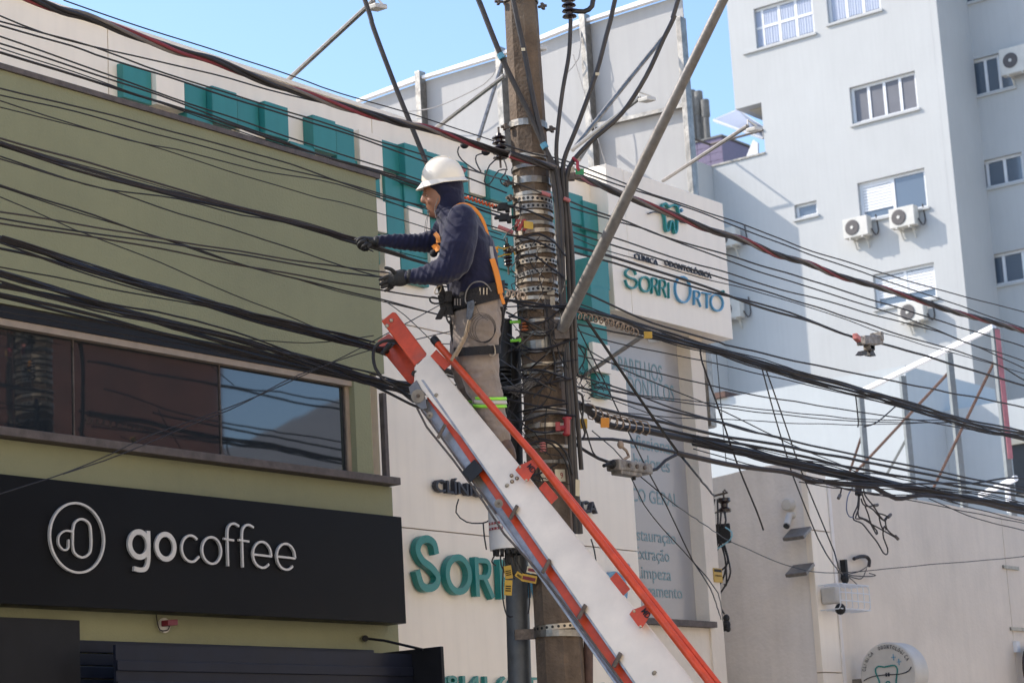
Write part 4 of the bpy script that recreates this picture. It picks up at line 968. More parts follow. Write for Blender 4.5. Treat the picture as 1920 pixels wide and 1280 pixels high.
def coilw(pts, r, R, turns, m, name, label, cat, off):
    P = [PP(x, y, off) for x, y in pts]; S = spline(P, .02); n = len(S); Q = []
    L = turns * 10
    for i in range(L + 1):
        f = i / L * (n - 1); j = min(n - 2, int(f)); p = S[j].lerp(S[j + 1], f - j); t = (S[j + 1] - S[j]).normalized(); a = t.cross(ZZ).normalized(); b = t.cross(a)
        th = i / 10 * 2 * pi; Q.append(p + a * (cos(th) * R) + b * (sin(th) * R))
    o = MB().tube(Q, r, 5).build(name, m, smooth=True); return tag(o, label, cat)
coilw([(872, 369), (905, 380), (930, 388)], .006, .009, 9, mat('red_orange_spiral', (.62, .10, .02), .5), 'preformed_spiral', 'red and yellow spiral grip on the wire just behind the man shoulder', 'cable grip', -.02)
M_pinkp = mat('pink_plastic_sleeve', (.48, .16, .15), .5)
for i, (x, y, x2, y2, m, lb, o) in enumerate(((934, 425, 962, 436, M_pinkp, 'faded pink plastic sleeve just left of the crumpled red clip', -.08), (1015, 361, 1032, 367, M_pinkp, 'orange sleeve on the wire as it crosses the shaft', -.15), (1057, 372, 1069, 377, M_pinkp, 'orange sleeve on the wire just past the risers', -.13),
        (864, 313, 872, 322, M_pinkp, 'orange sleeve peeping out behind the helmet', .1))):
    tag(MB().tube([PP(x, y, o), PP(x2, y2, o)], .013, 8).build('cable_sleeve', m, smooth=True), lb, 'sleeve')
mb = MB()
for i in range(4): mb.obox(PP(970 + i * 5, 418 + (i % 2) * 8, -.17), RT * .012, (UP + RT * .4) * .022, FW * .012)
tag(mb.build('crumpled_clip', M_redp, bevel=.004), 'crumpled bright red plastic clip strapped to the shaft', 'clip')
p = PP(991, 422, -.19); yt = tag(MB().obox(p, (RT - UP * .15) * .028, UP * .022, FW * .004).build('yellow_tag', M_yel), 'small yellow plate beside the crumpled red clip', 'tag')
mb = MB(); c = PP(1063, 800, -.2)
mb.tube([PP(1063, 783, -.2), PP(1063, 812, -.2)], .020, 10).tube([PP(1045, 803, -.2), PP(1063, 801, -.2)], .016, 8).ball(PP(1063, 784, -.2), SIDE * .03, TOC * .02, ZZ * .012).ball(PP(1062, 813, -.2), SIDE * .024, TOC * .02, ZZ * .014).obox(PP(1046, 800, -.2), SIDE * .014, TOC * .02, ZZ * .026)
tag(mb.build('red_insulator_clamp', M_redp, smooth=True), 'bright red valve shaped clamp on the shaft above the ladder', 'clamp')
mb = MB()
for i in range(4): mb.ball(PP(983, 600 + i * 6, -.14), SIDE * .024, TOC * .016, ZZ * .008, 10, 5)
tag(mb.build('orange_ring_stack', mat('orange_porcelain', (.42, .12, .04), .4), smooth=True), 'stack of small orange rings clipped to the shaft edge', 'insulator')
mb = MB()
for i in range(4): mb.ball(PP(1018, 830 + i * 5, -.17), SIDE * .022, TOC * .016, ZZ * .007, 10, 5)
tag(mb.build('pink_ring_stack', M_pinkp, smooth=True), 'stack of faded pink rings low on the shaft', 'insulator')
for x, y, lb in ((966, 603, 'lime green clothes peg clip beside the orange ring stack'), (967, 638, 'lime green clip below the other green one')):
    mb = MB().tube([PP(x - 10, y + 1, -.12), PP(x + 9, y, -.12)], .009, 6).obox(PP(x + 8, y, -.12), RT * .008, UP * .012, FW * .01); tag(mb.build('green_clip', M_green), lb, 'clip')
mb = MB()
for i in range(2): mb.ball(PP(929, 466 + 6 * i, -.05), RT * .02, UP * .012, FW * .012, 8, 5)
tag(mb.build('yellow_wire_end', mat('orange_yellow', (.8, .33, .02), .5), smooth=True), 'orange plastic wire cap behind the harness back strap', 'clip')
for L in ([(932, 462), (945, 467), (958, 463), (966, 478)], [(928, 484), (945, 478), (958, 476)]):
    tag(MB().tube(spline([PP(x, y, -.05) for x, y in L], .03), .005, 5).build('yellow_wire', M_yel), 'yellow wire, %s of the two beside the harness strap' % ('upper' if L[0][1] < 480 else 'lower'), 'wire')
tag(MB().obox(PP(1033, 548, -.16), RT * .022, UP * .014, FW * .004).obox(PP(1036, 565, -.16), RT * .014, UP * .03, FW * .004).build('bent_plate', M_steel), 'bent galvanised plate at the lamp arm foot', 'plate')

# conduits on the far and near sides of the pole
cdt = MB().tube([PP(975, 1300, .12), PP(968, 1040, .12)], 22 * pxm, 14)
cdt = cdt.build('steel_conduit', mat('dark_grey_conduit', (.09, .095, .10), .45, var=.25, scale=9, dirt=.25), smooth=True); tag(cdt, 'thick dark grey conduit standing beside the pole under the white canister', 'conduit')
tag(MB().tube([PP(1103, 1300, .02), PP(1103, 1185, .02)], 9 * pxm, 12).build('red_conduit', M_rust, smooth=True), 'rust red conduit on the far side of the pole foot', 'conduit')
# dark equipment hung behind the man: closures and conduit
tag(MB().tube([PP(968, 1040, .16), PP(960, 860, .16), PP(957, 700, .14), PP(958, 640, .14)], 21 * pxm, 12).build('cable_duct', M_rubber, smooth=True), 'wide black cable duct rising behind the man legs', 'conduit')
mb = MB(); 
for i in range(7): mb.lathe(PP(945, 724, .05) - ZZ * (.028 * (i - 3)), ZZ, [(.02, 0), (.05, .004), (.05, .018), (.02, .022)], 12)
mb.tube([PP(945, 690, .05), PP(945, 600, .05)], .05, 12).build('splice_closure', M_rubber, smooth=True); tag(bpy.data.objects['splice_closure'], 'black ribbed splice closure hanging behind the man hips', 'closure')
tag(MB().tube(spline([PP(940, 600, 0), PP(950, 560, 0), PP(962, 546, 0), (PP(972, 560, 0)), PP(975, 600, 0)], .04), .014, 8).build('looped_cable', M_cable, smooth=True), 'short black cable hoop above the ribbed closure', 'cable')
# slotted steel upright
mb = MB()
for i in range(44): mb.obox(PP(972 + i * .45, 560 + i * 7, .0), SIDE * .008, TOC * .003, ZZ * .006)
mb.build('slot_rail', M_shiny); tag(bpy.data.objects['slot_rail'], 'thin bright slotted rail running down beside the shaft', 'rail')

cn = thing('white_canister', 'white cylindrical equipment canister with red lettering strips hanging beside the pole', 'canister', PP(950, 1030, -.05))
MB().lathe(PP(952, 1027, -.06), ZZ, [(.001, -.01), (33 * pxm, -.01), (34 * pxm, .01), (33 * pxm, .30), (20 * pxm, .33), (.001, .335)], 24).build('shell', mat('white_canister_plastic', (.66, .64, .62), .45, var=.06, dirt=.15), cn, smooth=True)
cc = PP(952, 1027, -.06)
def cyl_patch(z0, z1, a0, a1, m, name, par, extra=.002):
    V = []; F = []; n = 8; r = 34 * pxm + extra
    for i in range(n + 1):
        a = a0 + (a1 - a0) * i / n; d = TOC * cos(a) + SIDE * sin(a); V += [cc + d * r + ZZ * z0, cc + d * r + ZZ * z1]
    MB().add(V, [(2 * i, 2 * i + 2, 2 * i + 3, 2 * i + 1) for i in range(n)]).build(name, m, par)
cyl_patch(.135, .15, -1.2, -.2, M_redp, 'red_strip', cn); cyl_patch(.103, .118, -1.2, -.2, M_redp, 'red_strip', cn)
for s, zz_ in (('MOLE', .137), ('D150', .105)):
    for i, c_ in enumerate(s):
        a = -1.0 + i * .22; d = TOC * cos(a) + SIDE * sin(a); letters(c_, cc + d * (34 * pxm + .003) + ZZ * zz_, ZZ.cross(d), ZZ, d, .012, .011, .001, M_wframe, cn, 'lettering')
mb = MB()
for i in range(14):
    a = i * .45; d = TOC * cos(a) + SIDE * sin(a); mb.tube([cc + d * .08 - ZZ * .005, cc + d * .08 - ZZ * .04], .012, 6)
mb.tube([cc - ZZ * .01, cc - ZZ * .09], .02, 8).build('cable_glands', M_rubber, cn)
mb = MB()
for L in ([(928, 1040), (922, 1052), (930, 1060)], [(938, 1040), (940, 1060), (948, 1075)], [(950, 1040), (952, 1070), (965, 1085)], [(965, 1040), (975, 1065), (990, 1085), (993, 1130), (990, 1150)], [(945, 1045), (942, 1110), (950, 1152), (962, 1155)]):
    mb.tube(spline([PP(x, y, -.08) for x, y in L], .03), .0045, 5)
mb.tube(spline([PP(958, 1045, -.06), PP(968, 1075, -.06), PP(990, 1082, -.1), PP(1005, 1080, -.1)], .03), .02, 8)
mb.build('hanging_leads', M_cable, cn)
for i, (x, y, w_, h_, rot, lb) in enumerate(((953, 1072, 7, 12, .15, 'yellow label tag hanging under the canister, upper of the stacked pair'), (953, 1101, 7, 14, -.05, 'yellow label tag hanging lowest, in front of the green letter'),
        (1002, 1069, 14, 6, -.2, 'white and dark red label card beside the conduit top'), (992, 1084, 14, 7, -.2, 'yellow and dark red label card below its twin'), (976, 1080, 10, 5, -.6, 'tilted yellow tag between canister leads and red cards'))):
    c = PP(x, y, -.17); u = RT * cos(rot) + UP * sin(rot); v = UP * cos(rot) - RT * sin(rot)
    tt = thing('label_tag', lb, 'tag', c)
    MB().obox(c, u * w_ * pxm, v * h_ * pxm, FW * .001).build('card', M_yel if i != 2 else M_tag, tt)
    if i in (2, 3): MB().obox(c - FW * .003, u * w_ * .85 * pxm, v * h_ * .45 * pxm, FW * .001).build('red_print', M_mar, tt)
    else:
        for q in (-.4, -.1, .2): MB().obox(c - FW * .003 + v * h_ * q * pxm, u * w_ * .7 * pxm, v * h_ * .07 * pxm, FW * .001).build('print_line', M_dark, tt)
tag(MB().tube([PP(990, 1060, .1), PP(993, 1120, .1)], .009, 6).build('blue_strap', M_blueL), 'short bright blue strap hanging between the conduit and the pole', 'strap')
p = PP(1083, 914, -.2); tag(MB().obox(p, RT * .012 - UP * .002, UP * .048, FW * .002).build('paper_strip', M_tag), 'narrow cream strip tied to the risers above the orange tubes', 'tag')
for x, y, m, lb in ((1215, 628, M_yel, 'yellow tag on the wrapped bundle under the sign box'), (1134, 792, mat('orange_label', (.75, .30, .04), .5), 'orange label wrapped round the spirally tied bundle'), (1093, 794, M_yel, 'yellow tag near the pole on the spirally tied bundle')):
    p = PY(x, y, 7.55); tag(MB().obox(p, RT * .026, UP * (.022 if x > 1200 else .03), FW * .02).build('bundle_tag', m, bevel=.004), lb, 'tag')
# ------------------------------------------------------------------ overhead cables: they run along the street, beside the pole
ORD = 'first second third fourth fifth sixth seventh eighth ninth tenth eleventh twelfth thirteenth fourteenth fifteenth sixteenth seventeenth eighteenth nineteenth twentieth twenty-first twenty-second twenty-third twenty-fourth twenty-fifth twenty-sixth twenty-seventh twenty-eighth twenty-ninth thirtieth thirty-first thirty-second thirty-third thirty-fourth'.split()
YCB = 7.86
def cable(pts, dpx, Y=YCB, m=None, ext=14, k=6, sag=0):
    P = [PY(x, y, (q[0] if q else Y)) for x, y, *q in pts]
    S = spline(P, .12)
    if pts[0][0] <= 1: d = (S[0] - S[1]).normalized(); S = [S[0] + d * ext, S[0] + d * ext * .5] + S
    if pts[-1][0] >= 1919: d = (S[-1] - S[-2]).normalized(); S = S + [S[-1] + d * ext * .5, S[-1] + d * ext]
    sd_ = sum(pts[0][:2]) * .37
    S = [p + Vector((0, noise.noise(Vector((p.x * 1.7, sd_, 3))), noise.noise(Vector((p.x * 1.9, sd_, 9))))) * .009 for p in S]
    mid = pts[len(pts) // 2]; dist = (PY(mid[0], mid[1], Y) - CAM).length
    return S, max(.0030, dpx * .9 * dist / FPX / 2)
def mk(lst, side, fmt, group):
    ends = sorted(range(len(lst)), key=lambda i: (lst[i][1][0][1] if side == 'L' else lst[i][1][-1][1]))
    for rank, i in enumerate(ends):
        dpx, pts, *r = lst[i]; Y = r[0] if r else YCB; m = r[1] if len(r) > 1 else M_cable
        S, rad = cable(pts, dpx, Y); o = MB().tube(S, rad, 6).build('overhead_cable', m, smooth=True)
        thick = 'thick' if dpx >= 7 else 'thin' if dpx < 3 else 'black'
        tag(o, fmt % (thick, ORD[min(rank, len(ORD) - 1)]), 'cable', group)
LEFT = [
 (2.6, [(119, -1), (289, 59), (537, 138), (640, 175), (828, 232), (935, 269), (960, 277)]),
 (3.2, [(0, 30), (81, 62), (161, 84), (289, 113), (365, 132), (500, 167), (574, 186), (631, 200), (757, 236)], 7.83),
 (3.2, [(0, 40), (90, 66), (180, 91), (274, 124), (390, 162), (500, 198), (631, 239), (715, 267), (789, 290), (868, 315), (927, 333, 7.6), (980, 349, 7.45), (1015, 363, 7.45)], 7.8),
 (3.6, [(0, 47), (134, 86), (180, 104), (244, 124), (311, 142), (386, 167), (500, 204), (547, 219), (665, 256), (789, 300), (868, 330), (950, 362)], 7.9),
 (3.2, [(0, 69), (218, 146), (382, 202), (500, 243), (598, 276), (715, 313), (789, 338), (880, 364), (945, 385)]),
 (3.4, [(0, 82), (180, 140), (298, 179), (480, 246), (598, 289), (715, 322), (789, 345), (880, 380), (945, 402)], 7.8),
 (5, [(0, 97), (215, 165), (348, 207), (500, 256), (598, 290), (715, 325), (789, 349), (880, 385), (945, 408)], 7.88),
 (2.2, [(0, 88), (180, 150), (480, 258), (587, 290), (682, 315), (789, 356), (860, 380), (955, 412)]),
 (3.2, [(0, 165), (252, 228), (504, 296), (640, 343), (705, 365), (800, 388), (940, 430)]),
 (2.8, [(0, 178), (180, 221), (331, 261), (480, 303), (598, 331), (705, 361), (800, 392), (940, 440)], 7.9),
 (2.6, [(0, 188), (235, 262), (331, 278), (480, 319), (631, 345), (802, 405), (950, 452)], 7.82),
 (2.0, [(0, 202), (202, 252), (480, 335), (598, 372), (640, 381), (807, 430), (950, 485)], 7.84),
 (4, [(0, 257), (87, 284), (215, 319), (370, 366), (571, 420), (640, 440), (680, 452), (760, 480)], 7.80, M_cable2),
 (6.5, [(0, 267), (134, 310), (235, 337), (336, 364), (470, 394), (584, 425), (640, 444), (667, 451), (694, 462), (802, 493), (900, 522), (950, 535)], 7.82),
 (5.5, [(0, 274), (134, 317), (235, 343), (336, 369), (470, 401), (584, 430), (640, 449), (680, 460), (802, 497), (900, 526), (950, 540)], 7.86),
 (3, [(0, 292), (118, 333), (202, 356), (336, 373), (453, 403), (530, 416), (640, 450), (700, 472)], 7.9),
 (3, [(0, 297), (124, 336), (215, 359), (336, 400), (427, 428), (533, 462), (640, 498), (720, 522), (760, 532)], 7.78),
 (3.6, [(0, 348), (134, 390), (252, 430), (370, 467), (470, 500), (640, 543), (721, 563), (825, 589), (950, 615)], 7.84),
 (2.4, [(0, 352), (200, 414), (400, 480), (560, 524), (640, 547), (740, 570), (825, 591)], 7.88),
 (2.2, [(0, 371), (141, 430), (151, 433), (302, 494), (470, 564), (640, 633), (700, 650)], 7.76),
 (3.6, [(0, 396), (202, 430), (285, 443), (504, 480), (640, 499), (720, 509), (770, 516)], 7.8, M_cable2),
 (3.6, [(0, 408), (124, 430), (336, 460), (500, 486), (640, 511), (717, 520), (820, 534), (950, 562)], 7.78),
 (3.6, [(0, 417), (74, 430), (269, 460), (470, 500), (640, 531), (739, 548), (820, 559), (950, 580)], 7.84, M_cable2),
 (13, [(0, 450), (84, 474), (168, 504), (302, 541), (403, 571), (504, 601), (640, 635), (699, 650), (780, 676), (870, 703), (960, 728), (1045, 744)], 7.80),
 (5, [(0, 467), (84, 484), (168, 510), (302, 548), (403, 578), (504, 609), (640, 643), (699, 657), (790, 690), (960, 736)], 7.86),
 (3, [(0, 500), (101, 520), (202, 541), (370, 571), (520, 596), (660, 634), (700, 652)], 7.9),
 (12, [(0, 511), (101, 541), (215, 578), (336, 608), (470, 645), (560, 668), (640, 690), (707, 711), (764, 720), (860, 735), (955, 748)], 7.82),
 (9, [(0, 534), (134, 564), (269, 598), (403, 638), (500, 664), (571, 683), (640, 700), (720, 716), (790, 735), (955, 762)], 7.86),
 (7, [(0, 551), (134, 581), (269, 615), (403, 648), (571, 688), (640, 706), (720, 722), (800, 752), (955, 790)], 7.9),
 (6, [(0, 558), (134, 588), (269, 619), (403, 652), (571, 691), (650, 710), (700, 722), (770, 756), (860, 790)], 7.95),
 (2.4, [(0, 574), (168, 601), (336, 635), (571, 689), (660, 708)], 7.9),
 (2.4, [(0, 585), (235, 625), (470, 672), (588, 695), (700, 716)], 7.95),
]
mk(LEFT, 'L', '%s overhead cable, %s from the top at the coffee shop end', 'overhead cables arriving from the coffee shop side')
RIGHT = [
 (3, [(935, 269, 7.5), (1000, 290, 7.45), (1060, 302, 7.5), (1171, 345), (1284, 384), (1411, 428), (1616, 501), (1920, 586)], 7.7),
 (3, [(1034, 300, 7.45), (1074, 315), (1134, 338), (1194, 358), (1284, 388), (1398, 431), (1572, 495), (1784, 568), (1920, 616)], 7.75),
 (3.6, [(1040, 368, 7.45), (1068, 377), (1140, 404), (1164, 412), (1265, 450), (1394, 487), (1616, 556), (1784, 608), (1920, 650)], 7.7),
 (3, [(1068, 388), (1164, 418), (1209, 429), (1280, 458), (1397, 500), (1481, 527), (1710, 601), (1804, 638), (1920, 677)], 7.8),
 (3, [(1068, 420), (1121, 437), (1147, 446), (1280, 487), (1448, 537), (1616, 584), (1784, 631), (1920, 690)], 7.75),
 (3.2, [(1069, 433), (1143, 457), (1280, 499), (1397, 535), (1495, 564), (1683, 625), (1850, 676), (1920, 712)], 7.8),
 (2, [(1068, 442), (1137, 469), (1280, 511), (1481, 564), (1683, 632), (1920, 699)], 7.85),
 (5, [(1070, 459), (1145, 481), (1302, 531), (1397, 567), (1515, 601), (1599, 630), (1660, 645), (1777, 680), (1920, 722)], 7.7),
 (4, [(1070, 472), (1171, 499), (1302, 538), (1397, 562), (1515, 598), (1610, 636)], 7.75),
 (4, [(1062, 535), (1097, 549), (1174, 584), (1248, 614), (1349, 640), (1398, 656), (1683, 716), (1920, 763)], 7.8),
 (7, [(1060, 570), (1080, 577), (1147, 594), (1214, 619), (1298, 644), (1349, 656), (1428, 682), (1616, 732), (1717, 764), (1818, 793), (1920, 814)], 7.7),
 (6, [(1060, 578), (1100, 588), (1147, 601), (1214, 625), (1298, 650), (1349, 660), (1428, 688), (1616, 738), (1717, 770), (1818, 799), (1920, 822)], 7.75),
 (5, [(1147, 590), (1214, 612), (1298, 638), (1428, 678), (1616, 728), (1800, 783), (1920, 808)], 7.8),
 (3.4, [(1077, 608), (1194, 630), (1275, 644), (1330, 656), (1428, 692), (1616, 744), (1717, 772), (1920, 826)], 7.72),
 (2.6, [(1077, 617), (1144, 640), (1228, 657), (1280, 668), (1431, 702), (1616, 745), (1740, 776)], 7.82),
 (2.4, [(1077, 640), (1154, 684), (1245, 724), (1346, 765), (1434, 810), (1535, 856), (1596, 879)], 7.84),
 (2.8, [(1077, 664), (1154, 682), (1245, 701), (1380, 733), (1515, 757), (1784, 798), (1920, 824)], 7.8),
 (3.2, [(1077, 701), (1178, 734), (1262, 766), (1380, 798), (1468, 822), (1620, 856), (1800, 892), (1920, 914)], 7.75),
 (4.4, [(1077, 724), (1211, 760), (1312, 783), (1434, 814), (1540, 838), (1701, 872), (1920, 916)], 7.7),
 (2, [(1090, 733), (1178, 761), (1278, 798), (1342, 815), (1418, 840), (1520, 866)], 7.85),
 (2.2, [(1114, 724), (1228, 744), (1380, 761), (1515, 776), (1620, 786), (1777, 787)], 7.8),
 (2.2, [(1114, 727), (1228, 747), (1380, 767), (1520, 782), (1620, 790), (1777, 792)], 7.88),
 (2, [(1161, 773), (1278, 783), (1380, 788), (1401, 789), (1614, 795), (1785, 791)], 7.86),
 (6, [(1090, 757), (1139, 769), (1228, 789), (1349, 815), (1434, 829), (1502, 842), (1600, 862), (1701, 881), (1802, 901), (1920, 923)], 7.7),
 (6, [(1090, 765), (1139, 780), (1214, 797), (1300, 816), (1434, 840), (1600, 876), (1718, 898), (1920, 931)], 7.75),
 (13, [(1050, 742), (1085, 757), (1114, 776), (1147, 797), (1214, 809), (1300, 825), (1418, 849), (1502, 870), (1600, 890), (1684, 908), (1818, 934), (1920, 950)], 7.72),
 (9, [(1300, 831), (1418, 856), (1502, 877), (1600, 899), (1700, 917), (1818, 940), (1920, 957)], 7.8),
 (4, [(1418, 858), (1502, 877), (1569, 894), (1640, 906), (1740, 924)], 7.85),
 (10, [(1266, 848), (1300, 857), (1384, 874), (1468, 883), (1502, 894), (1519, 903), (1552, 904), (1620, 911), (1640, 914), (1681, 935), (1734, 928), (1818, 938), (1920, 962)], 7.7, M_cable2),
 (7, [(1066, 818), (1090, 822), (1147, 824), (1198, 832), (1266, 848)], 7.6),
 (2.2, [(1300, 841), (1401, 869), (1500, 890), (1600, 919), (1730, 942), (1840, 964), (1920, 980)], 7.85),
 (2, [(1741, 933), (1812, 965), (1860, 980), (1920, 994)], 7.85),
 (2, [(1775, 937), (1830, 953), (1920, 976)], 7.8),
]
mk(RIGHT, 'R', '%s overhead cable, %s from the top at the apartment block end', 'overhead cables running on past the clinic')
# red and black twisted aerial bundle
def twisted(pts, R, r, label, Y, cols):
    P = [PY(x, y, (q[0] if q else Y)) for x, y, *q in pts]; S = spline(P, .05)
    if pts[0][0] <= 60: d = (S[0] - S[3]).normalized(); S = [S[0] + d * (.05 * k) for k in range(160, 0, -1)] + S
    if pts[-1][0] >= 1919: d = (S[-1] - S[-4]).normalized(); S += [S[-1] + d * (.05 * k) for k in range(1, 200)]
    t = thing('twisted_cable', label, 'cable', S[len(S) // 2]); L = 0
    Q = [[] for _ in cols]
    for i, p in enumerate(S):
        if i: L += (p - S[i - 1]).length
        t_ = (S[min(i + 1, len(S) - 1)] - S[max(i - 1, 0)]).normalized(); a = t_.cross(ZZ).normalized(); b = t_.cross(a)
        for c in range(len(cols)):
            th = L * 2 * pi / 1.15 + c * 2 * pi / len(cols) + .6 * sin(L * 1.7); Q[c].append(p + a * cos(th) * R + b * sin(th) * R)
    for c, m in enumerate(cols): MB().tube(Q[c], r, 6).build('strand', m, t, smooth=True)
twisted([(57, -2), (114, 20), (161, 31), (235, 60), (289, 80), (336, 97), (396, 112), (450, 134), (504, 155), (571, 176), (640, 199), (757, 232), (808, 243), (909, 277), (956, 290)], .0135, .0100, 'thick twisted bundle with one red strand along the white parapet', 7.75, (M_cable, M_red, M_grey, M_cable))
twisted([(956, 290, 7.5), (1010, 306, 7.42), (1066, 325, 7.5), (1130, 349), (1164, 364), (1280, 410), (1327, 430), (1394, 450), (1455, 477), (1515, 494), (1572, 517), (1643, 537), (1727, 564), (1784, 583), (1858, 603), (1920, 621)], .0135, .0105, 'twisted bundle with one red strand running on past the sign box', 7.7, (M_cable2, M_red, M_grey, M_cable))
# small strands that hug the fat bundles
def wraps(base, n, dpx, amp, Y, m, label, seed):
    rnd = random.Random(seed); mb = MB()
    P = [PY(x, y, Y) for x, y in base]; S = spline(P, .12)
    for q in range(n):
        ph = rnd.random() * 6; o1 = rnd.uniform(-1, 1) * amp; o2 = rnd.uniform(-1, 1) * amp; Q = []
        for i, p in enumerate(S):
            Q.append(p + ZZ * (o1 + amp * .8 * sin(i * .35 + ph) + rnd.uniform(-.1, .1) * amp) + Vector((0, -1, 0)) * (abs(o2) + amp * .5 * cos(i * .3 + ph)))
        mb.tube(Q, dpx * 12.5 / FPX / 2, 4)
    o = mb.build('bundle_strands', m, kind='stuff'); tag(o, label, 'cable strands')
wraps([(0, 452), (168, 505), (403, 572), (640, 636), (700, 651)], 5, 3, .018, 7.76, M_cable, 'loose thin strands lashed round the upper fat bundle on the green wall', 1)
wraps([(0, 270), (134, 313), (336, 366), (584, 427), (670, 452)], 3, 2, .012, 7.78, M_cable2, 'fine strands along the double cable the man grips', 2)
wraps([(0, 520), (215, 580), (470, 648), (707, 712), (860, 737)], 5, 3.5, .03, 7.8, M_cable, 'loose strands between the fat lower bundles above the dark windows', 3)
wraps([(1080, 580), (1214, 622), (1428, 684), (1616, 736), (1818, 797), (1920, 818)], 4, 3, .02, 7.7, M_cable, 'loose strands round the bundle that passes under the sign box', 4)
wraps([(1300, 828), (1502, 874), (1684, 910), (1920, 952)], 5, 3, .03, 7.7, M_cable, 'loose strands round the fattest bundle in front of the corner building', 5)
wraps([(1500, 895), (1560, 903), (1620, 911), (1700, 925), (1800, 936)], 5, 3, .035, 7.66, M_cable2, 'tangled strands sagging from the brown bundle over the curved wall', 6)
# tan spiral binding on two bundles
M_tan = mat('tan_spiral_binding', (.36, .27, .20), .7, var=.2)
def spiral(base, R, r, turns, Y, label):
    P = [PY(x, y, Y) for x, y in base]; S = spline(P, .05); n = len(S); Q = []
    for i in range(turns * 8 + 1):
        f = i / (turns * 8) * (n - 1.001); j = int(f); p = S[j].lerp(S[j + 1], f - j); th = i / 8 * 2 * pi
        Q.append(p + ZZ * sin(th) * R + Vector((0, 1, 0)) * cos(th) * R)
    tag(MB().tube(Q, r, 4).build('spiral_binding', M_tan), label, 'binding')
spiral([(1100, 768), (1147, 797 - 8), (1214, 803)], .045, .005, 9, 7.72, 'tan tape spiralled round the bundle beside the orange label')
spiral([(1080, 590), (1120, 598), (1160, 609), (1196, 624)], .022, .005, 12, 7.68, 'tan tape spiralled round the bundle below the lamp arm')
spiral([(925, 546), (955, 550), (985, 555)], .020, .006, 6, 7.46, 'tan tape spiralled round the cable stub behind the man belt')
# droppers and slanting wires
DROP = [
 (4, [(1314, 654), (1317, 679), (1346, 760), (1381, 864), (1418, 956), (1431, 993)], 7.7, 'cut cable end hanging straight down in front of the curved wall'),
 (3, [(1428, 684), (1454, 780), (1480, 868), (1490, 899), (1534, 1009), (1561, 1055), (1576, 1075, 9.9)], 8.3, 'drop wire to the serrated splice, nearer the camera wall of the pair'),
 (3, [(1434, 689), (1470, 790), (1494, 860), (1512, 907), (1564, 1035), (1571, 1063), (1580, 1076, 9.9)], 8.3, 'drop wire to the serrated splice, farther of the pair'),
 (6.5, [(1100, 596), (1144, 662), (1188, 729), (1238, 800), (1271, 846)], 7.6, 'thick twisted dropper slanting across the window lettering'),
 (5, [(1275, 852), (1281, 859), (1307, 891), (1339, 930, 9.6)], 7.8, 'twisted lead from the joint to the spool insulator'),
 (3, [(1078, 600), (1124, 696), (1166, 785), (1179, 811), (1223, 898), (1248, 945), (1298, 1051), (1332, 1103), (1352, 1160, 9.8)], 8.0, 'long slanting wire from the pole down to the low clamp knot'),
 (3, [(1077, 635), (1100, 672), (1125, 712)], 7.7, 'short cut wire hanging over the teal blocks beside the risers'),
 (2.4, [(1109, 807), (1167, 861), (1208, 945), (1297, 1051), (1345, 1110), (1356, 1165, 9.8)], 7.8, 'thin wire crossing under the window text to the low clamp knot'),
 (2.4, [(1198, 891), (1265, 945), (1339, 995, 9.6), (1371, 1015, 9.9), (1488, 1063, 10.2), (1572, 1073, 10.2), (1700, 1062, 10), (1920, 1043, 9.6)], 8.0, 'thin long wire from the metal splice box past the splice to the photo edge'),
 (3.4, [(1086, 760), (1096, 790), (1100, 805), (1112, 845), (1125, 860)], 7.5, 'black loop hanging beside the yellow bundle tag'),
 (5, [(1080, 735), (1092, 740), (1095, 765), (1092, 790), (1098, 810), (1094, 822)], 7.5, 'curled black cable bend right beside the pole'),
 (7, [(1078, 832), (1090, 841), (1124, 860), (1150, 868)], 7.55, 'fat cable stub that runs into the metal splice box'),
 (7, [(1206, 882), (1231, 878), (1248, 861), (1268, 851)], 7.55, 'fat S-shaped cable from the metal splice box up to the joint'),
 (2.2, [(0, 927), (101, 894), (208, 850), (289, 813), (430, 763), (588, 695), (700, 640), (823, 572)], 7.7, 'thin wire slanting up across the dark windows to the man belt, upper'),
 (2, [(120, 888), (240, 845), (430, 768), (560, 702), (700, 655), (847, 622)], 7.65, 'thin pale wire slanting just under its twin across the windows'),
 (2, [(460, 638), (571, 642), (640, 638), (700, 630)], 7.8, 'thin slack wire between the two fat bundles near the ladder head'),
 (2, [(810, 645), (850, 646), (880, 645)], 7.9, 'short flat wire behind the man knees'),
 (2, [(716, 560), (760, 592), (812, 640)], 9.0, 'thin wire slanting behind the orange ladder head'),
 (3, [(1604, 742), (1609, 790), (1608, 800)], 7.75, 'black lead hanging beside the skeleton first post'),
 (3, [(1620, 798), (1645, 790), (1680, 762)], 7.75, 'short curved cable between bundle and first skeleton post'),
 (4, [(1545, 902), (1660, 908), (1760, 905), (1830, 905), (1880, 897), (1920, 896)], 7.65, 'wavy dark cable that rises again toward the roof rail'),
 (2, [(1343, 660), (1352, 760), (1362, 870)], 9.5, 'very thin plumb wire at the clinic corner'),
]
for dpx, pts, Y, lb in DROP:
    S, rad = cable(pts, dpx, Y); tag(MB().tube(S, rad, 5).build('drop_wire', M_cable, smooth=True), lb, 'wire')
